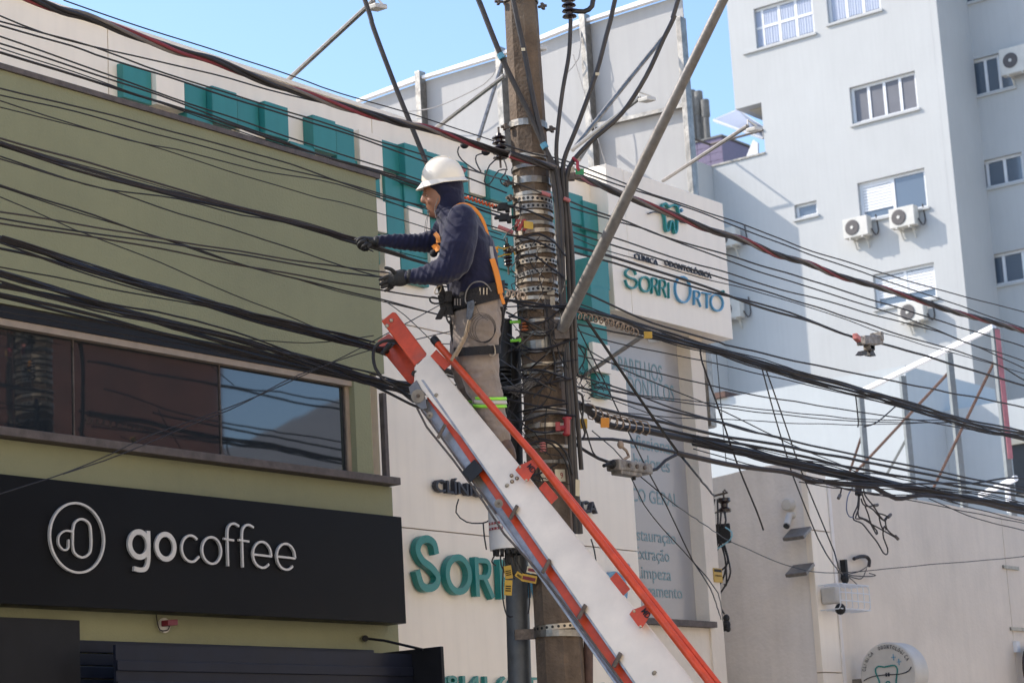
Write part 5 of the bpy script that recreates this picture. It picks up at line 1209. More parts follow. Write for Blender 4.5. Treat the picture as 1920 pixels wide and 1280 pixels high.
# dangling pigtail bundle
pg = thing('dangling_leads', 'bunch of looped connector leads dangling from the bundle in front of the street wall', 'leads', PY(1610, 900, 8.2))
mb = MB(); cn_ = MB(); K = lambda x, y: PY(1440 + x / 5.953, 860 + y / 5.953, 8.2)
for L in ([(1010, 400), (1000, 520), (955, 620), (960, 680), (1050, 720), (1140, 830), (1220, 930), (1290, 1050), (1330, 1060), (1335, 1000), (1290, 880), (1285, 800), (1300, 750), (1320, 790)],
          [(1020, 400), (1010, 560), (975, 660), (1060, 670), (1160, 730), (1290, 800), (1440, 885)], [(1015, 420), (1005, 620), (1040, 655), (1130, 700), (1210, 840), (1215, 800), (1150, 720), (1120, 620), (1085, 530)],
          [(1050, 380), (1090, 500), (1180, 570), (1240, 640), (1300, 690), (1330, 650), (1300, 625), (1225, 605)], [(1065, 300), (1080, 400), (1180, 530), (1250, 640), (1290, 680)], [(1040, 440), (1060, 500), (1110, 530), (1200, 515)],
          [(1310, 690), (1315, 740), (1340, 800), (1440, 880)], [(1240, 650), (1260, 740), (1290, 790)], [(1300, 680), (1330, 640), (1365, 630)]):
    mb.tube(spline([K(x, y) for x, y in L], .04), .0062, 5)
mb.build('leads', M_cable2, pg)
MB().tube(spline([K(x, y) for x, y in ((945, 310), (890, 420), (875, 560), (905, 640), (950, 648))], .04), .005, 5).build('blue_grey_lead', mat('blue_grey_lead', (.16, .18, .28), .6), pg)
MB().tube([K(1015, 250), K(1008, 400)], .028, 8).build('black_sleeve', M_cable, pg, smooth=True)
for a, b in (((1180, 520), (1222, 512)), ((1340, 650), (1370, 620)), ((1420, 860), (1452, 893)), ((805, 400), (785, 440))): MB().tube([K(*a), K(*b)], .014, 6).build('connector', M_grey, pg)
MB().tube([K(820, 330), K(805, 400)], .007, 5).build('stub_lead', M_cable2, pg)
# metal splice box hanging between two fat stubs
sb2 = thing('splice_box', 'grubby cast metal splice box with bolts hung between two fat cable stubs', 'splice box', PY(1180, 885, 7.5))
Bq = lambda x, y, o=0: PY(1080 + x / 5.953, 730 + y / 5.953, 7.5 + o)
M_cast = mat('cast_splice_metal', (.30, .28, .26), .6, metal=.4, var=.4, scale=25, bump=.4, dirt=.5)
c = Bq(600, 870); u = (Bq(780, 895) - Bq(400, 840)) / 2; v = Vector((0, 0, 1)); n_ = Vector((0, -1, 0))
MB().obox(c, u, v * .034, n_ * .05).build('casing', M_cast, sb2, bevel=.012)
MB().obox(c - v * .036 - u * .2, u * .62, v * .02, n_ * .04).build('lower_lid', M_cast, sb2, bevel=.008)
for q in (-.45, 0, .45): MB().lathe(c + u * q + n_ * .05, n_, [(.014, 0), (.014, .012), (.001, .014)], 8).build('bolt', M_iron, sb2)
MB().ball(Bq(440, 840), (.05, 0, 0), (0, .04, 0), (0, 0, .035)).tube([Bq(310, 850), Bq(350, 835), Bq(430, 860)], .012, 6).tube([Bq(640, 930), Bq(650, 1010)], .012, 6).ball(Bq(690, 935), (.035, 0, 0), (0, .03, 0), (0, 0, .02)).build('black_boot', M_rubber, sb2, smooth=True, kind='stuff')
MB().tube([Bq(490, 810), Bq(590, 745), Bq(560, 680), Bq(515, 640)], .009, 6).ball(Bq(497, 615), (.024, 0, 0), (0, .02, 0), (0, 0, .026)).build('bent_bracket', M_tan, sb2)
# spacer damper on the double cable over the apartment wall
sd = thing('cable_spacer', 'dark clamp spacer hanging on the double cable in front of the apartment block', 'clamp', PY(1630, 640, 7.7))
Zc = lambda x, y: PY(1280 + x / 2.977, 430 + y / 2.977, 7.62)
MB().obox(Zc(1045, 620), (Zc(1095, 620) - Zc(1045, 620)), ZZ * .035, (0, .04, 0)).obox(Zc(1040, 640), (.04, 0, 0), ZZ * .05, (0, .03, 0)).obox(Zc(1085, 600), (.02, 0, 0), ZZ * .035, (0, .05, 0)).build('clamp_body', M_cast, sd, bevel=.008)
MB().obox(Zc(1040, 662), (.03, 0, 0), ZZ * .016, (0, .03, 0)).prism([Zc(995, 698), Zc(1012, 675), Zc(1030, 678), Zc(1028, 700)], (0, .05, 0)).prism([Zc(1048, 700), Zc(1048, 675), Zc(1065, 675), Zc(1080, 705)], (0, .05, 0)).build('hanging_shoe', M_cable, sd)
MB().obox(Zc(972, 605), (.03, 0, -.01), ZZ * .022, (0, .02, 0)).build('orange_cap', M_pinkp, sd, bevel=.005)
# thin service wires and curls near the pole
mbt = MB(); rnd = random.Random(5)
for q in range(34):
    x0, y0_ = rnd.uniform(935, 985), rnd.uniform(560, 880); x1_, y1__ = rnd.uniform(1000, 1085), y0_ + rnd.uniform(-60, 60)
    mbt.tube(spline([PP(x0, y0_, -.05), PP((x0 + x1_) / 2 + rnd.uniform(-20, 20), (y0_ + y1__) / 2 + rnd.uniform(-15, 30), -.2), PP(x1_, y1__, -.17)], .05), rnd.choice((.0025, .003, .004, .006)), 4)
for q in range(26):
    x0, y0_ = rnd.uniform(960, 1060), rnd.uniform(380, 860); L = [(x0, y0_)]; 
    for j in range(4): L.append((L[-1][0] + rnd.uniform(-22, 22), L[-1][1] + rnd.uniform(4, 34)))
    mbt.tube(spline([PP(x, y, -.165 - .02 * rnd.random()) for x, y in L], .04), rnd.choice((.002, .003, .0035)), 4)
for q in range(30):
    x0 = rnd.uniform(1060, 1110); y0_ = rnd.uniform(690, 745); L = [(x0, y0_)]
    for j in range(3): L.append((L[-1][0] + rnd.uniform(-8, 18), L[-1][1] + rnd.uniform(-14, 12)))
    mbt.tube(spline([PP(x, y, -.1) for x, y in L], .03), .002, 4)
for L in ([(985, 445), (1010, 438), (1040, 455), (1060, 480)], [(975, 480), (1000, 478), (1030, 500), (1058, 520)], [(946, 560), (1000, 575), (1070, 572)], [(930, 560), (1000, 568), (1060, 580)],
          [(1000, 745), (1040, 700), (1033, 640), (1022, 560)], [(985, 835), (1020, 826), (1048, 845), (1066, 880), (1072, 940)], [(1010, 822), (1040, 828), (1062, 850), (1074, 890)],
          [(930, 780), (975, 790), (1030, 775), (1080, 780)], [(945, 730), (1000, 738), (1060, 752)], [(940, 745), (1000, 760), (1066, 770)], [(950, 385), (990, 395), (1035, 415)], [(950, 440), (1000, 450), (1040, 470)]):
    mbt.tube(spline([PP(x, y, -.18) for x, y in L], .05), .0065, 5)
o = mbt.build('wire_tangle', M_cable, kind='stuff'); tag(o, 'dense tangle of thin black wires round the strapped pole shaft', 'wires')
mbt = MB()
for q in range(14):
    x0, y0_ = rnd.uniform(940, 975), rnd.uniform(722, 740); L = [(x0, y0_), (x0 + 15, y0_ + rnd.uniform(-6, 6)), (x0 + 35, y0_ - rnd.uniform(4, 20)), (x0 + 55, y0_ - rnd.uniform(8, 30))]
    mbt.tube(spline([PP(x, y, -.17) for x, y in L], .04), .003, 4)
o = mbt.build('pale_wire_tails', M_steelp, kind='stuff'); tag(o, 'frayed pale wire tails beside the man hips', 'wires')
for i, (L, lb) in enumerate((([(861, 275), (858, 285), (866, 300), (890, 318), (905, 325)], 'thin curl from the round clamp, lowest toward the helmet'), ([(905, 288), (893, 292), (893, 305), (902, 322)], 'thin curl left of the second clamp'), ([(935, 296), (918, 310), (908, 340), (918, 345), (935, 320), (952, 318)], 'thin wire loop between clamp and shaft'), ([(945, 300), (950, 315), (945, 330)], 'short pale twist under the black insulator'), ([(948, 325), (938, 338), (946, 348), (956, 342), (950, 330)], 'small ring of wire at the strap edge'), ([(1088, 648), (1098, 655), (1094, 680), (1080, 700)], 'small wire curl past the risers'), ([(860, 935), (855, 960), (875, 978), (905, 980), (917, 975)], 'thin sagging wire left of the white canister'), ([(906, 980), (908, 1005), (912, 1030)], 'wire tail hanging from the sagging wire'), ([(1108, 1010), (1114, 1030), (1118, 1055)], 'thin black hose end beside the orange tubes'))):
    tag(MB().tube(spline([PP(x, y, -.02) for x, y in L], .03), .0045, 5).build('wire_curl', M_cable if i != 3 else M_grey), lb, 'wire')

# ------------------------------------------------------------------ the ladder
def LQ(x, y, o=0.):
    t = (.6 * (x - 780) + .8 * (y - 683)) / 737; d = 1 / (1 / 12.0 + (1 / 10.5 - 1 / 12.0) * t); return PD(x, y, d + o)
base = LQ(1225, 1270); top_ = LQ(789, 683); dirL = (base - top_).normalized(); foot = base + dirL * ((base.z - 0) / -dirL.z)
ld_ = thing('extension_ladder', 'long white and orange extension ladder leaning against the cable bundles under the man', 'ladder', foot)
# near beam
def lprism(name, P, d, m, o=0., parent=None, bevel=.004): return MB().prism([LQ(x, y, o) for x, y in P], FW * d).build(name, m, parent or ld_, bevel=bevel)
xr = lambda y: 956 + .805 * (y - 850); xl = lambda y: 890 + .70 * (y - 850)
beam = lprism('beam', [(777, 688), (800, 667), (808, 667), (xr(850), 850), (xr(1100), 1100), (xr(1420), 1420), (xl(1420), 1420), (xl(1100), 1100), (xl(850), 850), (777, 714)], .045, M_lwhite, bevel=.005)
# lower extension to the ground
a1, a2 = LQ(xl(1420), 1420), LQ(xr(1420), 1420)
k = (a1.z - .05) / -dirL.z
MB().prism([a1, a2, a2 + dirL * k, a1 + dirL * k], FW * .044).build('lower_beam', M_lwhite, ld_)
MB().prism([a1 + FW * .33, a2 + FW * .33, a2 + dirL * k + FW * .33, a1 + dirL * k + FW * .33], FW * .044).build('lower_beam', M_lwhite, ld_)
lprism('far_beam', [(800, 700), (xr(850) - 6, 850), (xr(1420) - 6, 1420), (xl(1420), 1420), (xl(850), 850), (785, 720)], .04, M_lwhite, o=.33)
# grey slide channel and orange fibreglass rail beneath the beam
def strip(name, f0, f1, ys, m, o, d, bevel=.002):
    return lprism(name, [(f0(y), y) for y in ys] + [(f1(y), y) for y in ys[::-1]], d, m, o, bevel=bevel)
ys3 = [748, 950, 1200, 1420]
gl = lambda y: 778 + (y - 740) * .708; 
strip('slide_channel', lambda y: gl(y) - 4, lambda y: xl(y) - 16 - (y - 748) * .018, ys3, M_alu, .05, .012)
strip('slide_lip', lambda y: gl(y) - 9, lambda y: gl(y) - 3, ys3, M_alu, .0, .06)
strip('inner_rail', lambda y: xl(y) - 17 - (y - 748) * .018, lambda y: xl(y) - 4, [745, 950, 1200, 1420], M_orange, .03, .02)
strip('inner_lip', lambda y: xl(y) - 4, lambda y: xl(y) + 1, [712, 950, 1200, 1420], M_alu, -.004, .05)
# prongs at the top
pr = lprism('head_prong', [(715, 602), (736, 585), (742, 586), (800, 663), (798, 668), (777, 686)], .035, M_orange, .004, bevel=.006)
for x, y in ((734, 601), (726, 608 + 3)):
    MB().lathe(LQ(x, y, .003), -FW, [(.011, 0), (.012, .003), (.008, .008), (.001, .009)], 12).build('bolt', M_shiny, pr)
lprism('head_prong', [(706, 645), (709, 638), (729, 625), (757, 650), (778, 683), (776, 716), (771, 720), (764, 716)], .03, M_orange, .30, bevel=.006)
MB().tube([LQ(728, 650, .0), LQ(737, 640, .34)], .018, 8).tube([LQ(777, 700, .0), LQ(777, 700, .34)], .018, 8).build('head_bar', M_rubber, ld_, smooth=True)
# rungs
for i in range(9):
    y = 790 + i * 62; x = (gl(y) + xl(y)) / 2 + 4
    MB().tube([LQ(x, y, .056), LQ(x, y, .328)], .016, 10).build('rung', M_alu, ld_, smooth=True)
for (x, y) in ((841, 808), (976, 960), (1037, 1061), (1104, 1146), (1170, 1236)):
    x -= 13; c = LQ(x, y, -.012); u = (LQ(x + 7, y - 13, -.012) - c); MB().obox(c, u, u.cross(FW).normalized() * .009, FW * .02).build('guide_bracket', M_iron, ld_, bevel=.003)
MB().obox(LQ(886, 882, .0), (LQ(903, 865) - LQ(886, 882)) * .7, (LQ(893, 890) - LQ(886, 882)) * 1.2, FW * .05).build('rung_lock', M_rubber, ld_, bevel=.008)
# pulleys
for x, y, r in ((784, 742, .036), (806, 778, .018), (935, 943, .022)):
    MB().lathe(LQ(x, y, -.02), -FW, [(r, 0), (r, .006), (r * .8, .008), (r * .8, .014), (r, .016), (r, .022), (.001, .024)], 20).build('pulley', M_steelp, ld_, smooth=True)
    MB().lathe(LQ(x, y, -.045), -FW, [(r * .3, 0), (r * .3, .006), (.001, .008)], 10).build('pulley_pin', M_iron, ld_)
lprism('pulley_plate', [(766, 726), (781, 712), (797, 742), (801, 765), (790, 768), (772, 750)], .008, M_steelp, -.012)
# outer orange tubes, clamps and standoff plates
def ltube(name, pts, r, m, o=0., k=12): 
    return MB().tube([LQ(x, y, o) for x, y in pts], r, k).build(name, m, ld_, smooth=True)
ltube('outer_tube', [(820, 644), (1002, 854), (1150, 1045), (1330, 1278), (1425, 1400)], .0195, M_orange, -.11)
ltube('tube_cap', [(813, 635), (821, 645)], .0225, M_rubber, -.11)
ltube('outer_tube', [(997, 845), (1164, 1049), (1349, 1284), (1437, 1397)], .015, M_orange, -.08)
for P in ([(806, 668), (818, 655), (846, 683), (833, 694)], [(1010, 915), (1022, 902), (1047, 932), (1034, 945)], [(1143, 1085), (1156, 1072), (1182, 1104), (1168, 1117)]):
    lprism('standoff_plate', P, .02, M_orange, .0)
for k_, P in enumerate(([(966, 881), (972, 873), (990, 865), (1003, 858), (1010, 872), (996, 893), (990, 903), (983, 900)], [(1180, 1151), (1186, 1143), (1204, 1136), (1216, 1130), (1224, 1143), (1212, 1165), (1204, 1177), (1196, 1173)])):
    c = lprism('tube_clamp', P, .012, M_orange, -.06, bevel=.003)
    for x, y in (P[1], P[6]): MB().lathe(LQ(x + (3 if (x, y) == P[1] else -3), y + (2 if (x, y) == P[1] else -3), -.061), -FW, [(.007, 0), (.007, .004), (.001, .005)], 8).build('rivet', M_shiny, c)
    x, y = P[2]; o_ = LQ(x - 4, y + 10, -.062); u = (LQ(x + 13, y + 32, -.062) - o_); ul = u.length; u.normalize(); v = FW.cross(u).normalized() * -1
    if v.dot(UP) < 0: v = -v
    letters('MD', o_ + v * .004, u, v, -FW, .055, .028, .002, M_rubber, c, 'lettering', off=.02)
for x, y in ((818, 741), (951, 910), (1227, 1261)):
    MB().lathe(LQ(x, y, -.001), -FW, [(.0125, 0), (.0125, .003), (.007, .004), (.007, .010), (.001, .011)], 12).build('bolt', M_steel, beam, smooth=True)
for x, y in ((959, 891), (969, 896), (960, 902)):
    MB().lathe(LQ(x, y, -.001), -FW, [(.010, 0), (.010, .008), (.007, .010), (.001, .010)], 12).build('bolt', M_rust, beam); MB().lathe(LQ(x, y, -.010), -FW, [(.006, 0), (.006, .004), (.001, .005)], 8).build('bolt_head', M_shiny, beam)
# halyard ropes along the channel
ltube('halyard', [(782, 765), (800, 800), (850, 862), (905, 938), (945, 1000), (1000, 1060), (1050, 1122), (1105, 1195), (1175, 1290)], .006, M_iron, -.03, 6)
ltube('halyard', [(790, 768), (870, 878), (930, 962)], .005, M_iron, -.02, 6)
# black hose looped over the ladder head
hs = MB().tube(spline([LQ(*p) for p in ((757, 655, .1), (745, 641, .05), (726, 638, 0), (708, 645, -.02), (700, 662, -.02), (704, 690, 0), (720, 712, .05), (738, 722, .1), (760, 740, .2), (775, 752, .4))], .03), .0095, 8).build('black_hose', M_cable, smooth=True)
tag(hs, 'black hose looped round the orange ladder prongs', 'hose')
st_ = MB().tube(spline([LQ(*p) for p in ((734, 643, -.01), (722, 655, -.01), (716, 664, -.01))], .02), .011, 8).build('rubber_strap', M_rubber, smooth=True)
tag(st_, 'short black rubber strap crossing the hose on the ladder head', 'strap')

# ------------------------------------------------------------------ the lineman
DW = 12.0; S_ = DW / FPX
def W(x, y, o=0.): return PD(x, y, DW + o)
man = thing('person', 'lineman in navy hoodie, white helmet and grey trousers standing on the ladder, reaching for cables', 'person', W(925, 865, -.3))
M_skin = mat('tanned_skin', (.30, .145, .09), .5, var=.12, scale=25, bump=.1, bscale=150)
def cloth(name, rgb, rough=.9, wav=.35, sc=14, stretch=(1, 1, 1)):
    m = mat(name, rgb, rough, var=.18, scale=9)
    t = m.node_tree; N = t.nodes; L = t.links; b = N['Principled BSDF']
    b.inputs['Sheen Weight'].default_value = .25; b.inputs['Specular IOR Level'].default_value = .2
    geo = N.new('ShaderNodeNewGeometry'); mp = N.new('ShaderNodeMapping'); mp.inputs['Scale'].default_value = stretch
    n1 = N.new('ShaderNodeTexNoise'); n1.inputs['Scale'].default_value = sc; n1.inputs['Detail'].default_value = 3; n1.inputs['Distortion'].default_value = 1.2
    L.new(geo.outputs['Position'], mp.inputs[0]); L.new(mp.outputs[0], n1.inputs['Vector'])
    bp = N.new('ShaderNodeBump'); bp.inputs['Strength'].default_value = wav; bp.inputs['Distance'].default_value = .06
    L.new(n1.outputs['Fac'], bp.inputs['Height']); L.new(bp.outputs[0], b.inputs['Normal']); return m
M_hood = cloth('navy_sweatshirt_cloth', (.014, .0155, .043), wav=.25, sc=7)
M_sleeve = M_hood
M_trou = cloth('grey_brown_work_cloth', (.27, .22, .185), wav=.3, sc=8)
M_glove = mat('black_glove_rubber', (.012, .012, .013), .6, var=.2, scale=40, bump=.3, bscale=120)
R_, U_, F_ = RT, UP, FW
def sec(x, y, o, a, b, tilt=0.):      # section across a near-vertical limb: a px half width in the picture, b metres half depth
    t = radians(tilt); return (W(x, y, o), (R_ * cos(t) + U_ * sin(t)) * a * S_, F_ * b)
def limb(mb, pts, k=16):               # pts: x, y, depth, radius in px
    P = [W(x, y, o) for x, y, o, r in pts]; mb.tube(spline(P, .03), [0] and 1, k) if False else None
    Q = spline(P, .03); n = len(Q); L = [0]
    for i in range(1, n): L.append(L[-1] + (Q[i] - Q[i - 1]).length)
    Lp = [0]; 
    for i in range(1, len(P)): Lp.append(Lp[-1] + (P[i] - P[i - 1]).length)
    rs = []
    for l in L:
        f = l / L[-1] * Lp[-1]; j = max(i for i in range(len(Lp)) if Lp[i] <= f + 1e-9); j = min(j, len(P) - 2)
        t = (f - Lp[j]) / (Lp[j + 1] - Lp[j]); rs.append((pts[j][3] * (1 - t) + pts[j + 1][3] * t) * S_)
    mb.tube(Q, rs, k); mb.ball(Q[0], R_ * rs[0], F_ * rs[0], U_ * rs[0], 12, 8); mb.ball(Q[-1], R_ * rs[-1], F_ * rs[-1], U_ * rs[-1], 12, 8)
def fused(mb, name, m, parent, vox, smooth=4, disp=0., dsize=.06):
    o = mb.build(name, m, parent)
    mods = [('REMESH', dict(mode='VOXEL', voxel_size=vox, use_smooth_shade=True)), ('SMOOTH', dict(iterations=smooth, factor=.5))]
    finish(o, mods)
    if disp:
        me = o.data; nm = [v.normal.copy() for v in me.vertices]
        for v, n in zip(me.vertices, nm):
            q = v.co / dsize; f = noise.noise(Vector((q.x, q.y, q.z))) + .5 * noise.noise(q * 2.1 + Vector((3, 1, 7)))
            f2 = 1 - abs(noise.noise(Vector((q.x * .7, q.y * .7, q.z * 1.6)) + Vector((9, 2, 4)))) * 2
            v.co += n * disp * (f * .6 + f2 * .5)
        me.update()
    return o
# the bare body: head with a face, neck, trunk, limbs, one mesh
hb = MB()
prof = [(334, 803, 850, .060), (342, 796, 856, .070), (350, 794, 858, .074), (358, 793.5, 859, .076), (364, 794.5, 859, .076), (371, 796, 857, .075), (379, 797.5, 853, .072), (386, 799.5, 848, .066), (394, 803, 842, .058), (401, 806, 838, .050), (408, 811, 838, .042)]
hb.loft([(W((f + b) / 2, y, 0), R_ * (b - f) / 2 * S_, F_ * wd) for y, f, b, wd in prof], 24)
hb.loft([(W(799, 360, 0), (R_ * 6 + U_ * 0) * S_, F_ * .012), (W(796.5, 367, 0), R_ * 6 * S_, F_ * .013), (W(794.5, 374, 0), R_ * 6.5 * S_, F_ * .016), (W(795, 379.5, 0), R_ * 6.5 * S_, F_ * .019), (W(799, 382, 0), R_ * 4 * S_, F_ * .015)], 12)   # nose
hb.ball(W(798, 360, -.030), R_ * .012, F_ * .024, U_ * .007, 10, 6).ball(W(798, 360, .030), R_ * .012, F_ * .024, U_ * .007, 10, 6)      # brow
hb.ball(W(802, 387.5, 0), R_ * .011, F_ * .022, U_ * .0055, 10, 6).ball(W(803.5, 392.5, 0), R_ * .011, F_ * .02, U_ * .006, 10, 6)      # lips
hb.ball(W(809, 401.5, 0), R_ * .016, F_ * .022, U_ * .015, 10, 6)     # chin
hb.ball(W(806, 377, -.038), R_ * .018, F_ * .022, U_ * .018, 10, 6).ball(W(806, 377, .038), R_ * .018, F_ * .022, U_ * .018, 10, 6)   # cheeks
hb.loft([sec(826, 395, 0, 17, .055), sec(838, 412, 0, 18, .06), sec(856, 425, 0, 30, .10)], 16)
hb.loft([sec(860, 420, 0, 34, .16), sec(872, 450, 0, 40, .17), sec(882, 500, 0, 38, .14), sec(892, 550, 0, 38, .14), sec(895, 580, -.02, 38, .14)], 20)
limb(hb, [(898, 590, -.08, 24), (898, 650, -.11, 22), (906, 725, -.16, 17), (922, 780, -.20, 14), (936, 822, -.24, 12), (944, 845, -.26, 11)]); limb(hb, [(888, 600, .07, 22), (872, 660, .04, 16), (890, 745, .0, 13), (915, 815, -.05, 11)])
limb(hb, [(872, 425, -.17, 16), (850, 488, -.22, 14), (775, 518, -.2, 9)]); limb(hb, [(850, 425, .16, 14), (808, 452, .16, 13), (715, 453, .06, 8)])
body = fused(hb, 'body', M_skin, man, .0065, 3)
M_eye = mat('dark_eye', (.02, .012, .01), .2); M_ew = mat('eye_white', (.5, .47, .43), .3)
for o in (-.034, .034):
    MB().ball(W(800.5, 366.5, o), R_ * .006, F_ * .010, U_ * .0045, 10, 6).build('eye', M_ew, man, smooth=True)
    MB().ball(W(798.8, 366.8, o), R_ * .003, F_ * .005, U_ * .004, 8, 6).build('pupil', M_eye, man, smooth=True)
    MB().ball(W(799, 359.5, o), R_ * .006, F_ * .020, U_ * .0035, 10, 6).build('eyebrow', M_eye, man, smooth=True)
# hoodie: trunk, sleeves, hood
hd = MB()
hd.loft([sec(842, 388, 0, 22, .085), sec(850, 400, 0, 30, .13), sec(861, 412, 0, 39, .19), sec(868, 428, 0, 44, .215), sec(876, 452, 0, 49, .21), sec(882, 480, 0, 51, .20), sec(885, 510, -.01, 50, .185), sec(888, 535, -.02, 49, .175), sec(891, 553, -.03, 48, .17), sec(893, 562, -.03, 46, .165)], 28)
limb(hd, [(866, 412, -.165, 29), (862, 440, -.20, 31), (857, 470, -.225, 32), (850, 495, -.23, 29), (832, 508, -.23, 25), (805, 514, -.21, 19), (784, 517, -.20, 15), (771, 518, -.195, 13)], 18)
limb(hd, [(850, 415, .15, 28), (838, 436, .17, 27), (818, 452, .17, 22), (790, 455, .14, 17), (750, 453, .09, 13.5), (712, 452, .05, 11)], 18)
hoodie = fused(hd, 'hoodie', M_hood, man, .0075, 4, disp=.009, dsize=.085)
me = hoodie.data; nm = [v.normal.copy() for v in me.vertices]; o0 = ORG[man.name]
for v, n in zip(me.vertices, nm):
    q = v.co + o0 - CAM; dz_ = q.dot(FW); sx = 960 + FPX * q.dot(RT) / dz_; sy = 640 - FPX * q.dot(UP) / dz_
    far = 1 if sx < 822 and sy < 480 else 0; near = 1 if sx < 850 and sy >= 480 else (.5 if sy > 440 and sx < 880 else 0)
    k_ = max(far, near)
    if k_: v.co += n * (.0042 * k_ * max(0, sin(sx * .62 + (sy * .22) + 2.4 * noise.noise(q * 9))))
me.update()
hm = MB()
hsec = [(336, 795, 866, .088, 0), (344, 789, 868, .096, -4), (350, 791, 869, .099, -8), (356, 804, 869.5, .100, 0), (363, 812, 870, .098, 0), (371, 818, 870, .096, 0), (379, 817, 871, .095, 0), (388, 812, 873, .094, 0), (397, 811, 876, .093, 0), (406, 817, 884, .10, 0), (416, 820, 892, .13, 0), (426, 828, 896, .14, 0)]
hm.loft([(W((f + b) / 2, y, 0), (R_ * cos(radians(t)) + U_ * sin(radians(t))) * (b - f) / 2 * S_, F_ * wd) for y, f, b, wd, t in hsec], 28)
hood = fused(hm, 'hood', M_hood, man, .006, 2, disp=.004, dsize=.045)
MB().tube(spline([W(822, 371, -.09), W(817, 384, -.088), W(815, 396, -.086), W(819, 412, -.10)], .02), .0025, 5).build('hood_hem', M_grey, man)
# trousers
tr = MB()
tr.loft([sec(893, 552, -.03, 45, .16), sec(895, 575, -.03, 48, .175), sec(896, 600, -.04, 48, .175), sec(894, 630, -.05, 46, .17), sec(890, 655, -.07, 40, .15)], 24)
limb(tr, [(900, 600, -.10, 40), (898, 650, -.11, 38), (898, 690, -.14, 36), (906, 725, -.16, 32), (917, 750, -.18, 28), (922, 780, -.20, 25.5), (930, 805, -.22, 23), (936, 822, -.24, 21)], 20)
limb(tr, [(884, 610, .08, 36), (872, 660, .04, 28), (876, 700, .02, 26), (890, 745, .0, 23), (903, 780, -.03, 21), (915, 815, -.05, 19)], 18)
trous = fused(tr, 'trousers', M_trou, man, .0085, 4, disp=.009, dsize=.06)
# reflective bands
M_lime = mat('lime_reflective_tape', (.30, .75, .06), .5, var=.05); M_silv = mat('silver_reflective_tape', (.50, .47, .44), .45, var=.06)
def ring(x, y0, y1, a, b, o, m, name, n=28, tilt=0):
    mb = MB(); V = []; 
    for yy in (y0, y1):
        for j in range(n):
            t = 2 * pi * j / n; V.append(W(x + (yy - y0) * .25, yy, o) + R_ * a * S_ * cos(t) + F_ * b * sin(t) - U_ * (.0))
    mb.add(V, [(j, (j + 1) % n, n + (j + 1) % n, n + j) for j in range(n)]); ob = mb.build(name, m, man, smooth=True)
    sm = ob.modifiers.new('s', 'SOLIDIFY'); sm.thickness = .003; finish(ob, []); return ob
for y0, y1, m in ((743.5, 749, M_lime), (749.2, 757.2, M_silv), (757.4, 763.5, M_lime)):
    ring(917.5, y0, y1, 31.5, .098, -.18, m, 'reflective_band'); ring(889, y0 + 6, y1 + 6, 27.5, .085, .0, m, 'reflective_band')
# boots
for x, y, o in ((946, 848, -.27), (925, 838, -.08)):
    bt = MB(); bt.loft([sec(x - 6, y - 26, o + .03, 16, .05), sec(x, y - 8, o, 19, .055), sec(x - 3, y + 6, o, 25, .055), sec(x - 4, y + 14, o, 26, .055)], 16)
    bt.ball(W(x - 28, y + 8, o), R_ * 18 * S_, F_ * .048, U_ * 8 * S_); bo = fused(bt, 'boot', mat('brown_boot_leather', (.13, .075, .045), .6, var=.3, scale=30), man, .006, 3)
    MB().obox(W(x - 14, y + 18, o), R_ * 33 * S_, U_ * 3 * S_, F_ * .052).build('sole', M_rubber, man, bevel=.006)
# gloves with fingers
def glove(palm, fingers, name='glove'):
    g = MB()
    for c, a, b, d in palm: g.ball(c, a, b, d, 14, 10)
    for pts, r in fingers: 
        P = [W(*p) for p in pts]; Q = spline(P, .01); n = len(Q); g.tube(Q, [r * (1 - .25 * i / n) for i in range(n)], 10); g.ball(Q[-1], R_ * r * .76, F_ * r * .76, U_ * r * .76, 8, 6)
    return fused(g, name, M_glove, man, .0035, 2)
# near hand: open, fingers reaching toward the cables, thumb up
glove([(W(751, 521, -.19), R_ * 21 * S_, F_ * .026, (U_ + R_ * .15) * 16 * S_), (W(768, 518, -.195), R_ * 9 * S_, F_ * .04, U_ * 13.5 * S_), (W(736, 524, -.185), R_ * 12 * S_, F_ * .024, U_ * 14 * S_)],
      [([(742, 513, -.20), (733, 505, -.215), (723, 502, -.22)], .0125), ([(733, 517, -.19), (722, 520, -.20), (712, 524, -.205)], .0115), ([(732, 524, -.19), (721, 529, -.195), (713, 533, -.20)], .0115),
       ([(733, 531, -.18), (724, 536, -.185), (716, 539, -.19)], .0115), ([(737, 537, -.17), (729, 542, -.17), (722, 545, -.175)], .0105)])
# far hand closed round the double cable
glove([(W(692, 454, .05), R_ * 17 * S_, F_ * .036, U_ * 10.5 * S_), (W(707, 453, .05), R_ * 10 * S_, F_ * .036, U_ * 11.5 * S_)],
      [([(690, 449, .02), (678, 447, .0), (670, 452, -.01), (671, 459, .0)], .0115), ([(686, 451, -.02), (676, 454, -.035), (672, 461, -.02), (677, 466, 0)], .0115), ([(690, 456, -.03), (682, 461, -.045), (679, 467, -.02), (684, 469, 0)], .011),
       ([(696, 458, -.03), (690, 465, -.035), (688, 469, -.01)], .0105), ([(694, 448, .05), (680, 446, .06), (667, 449, .07)], .0115)])
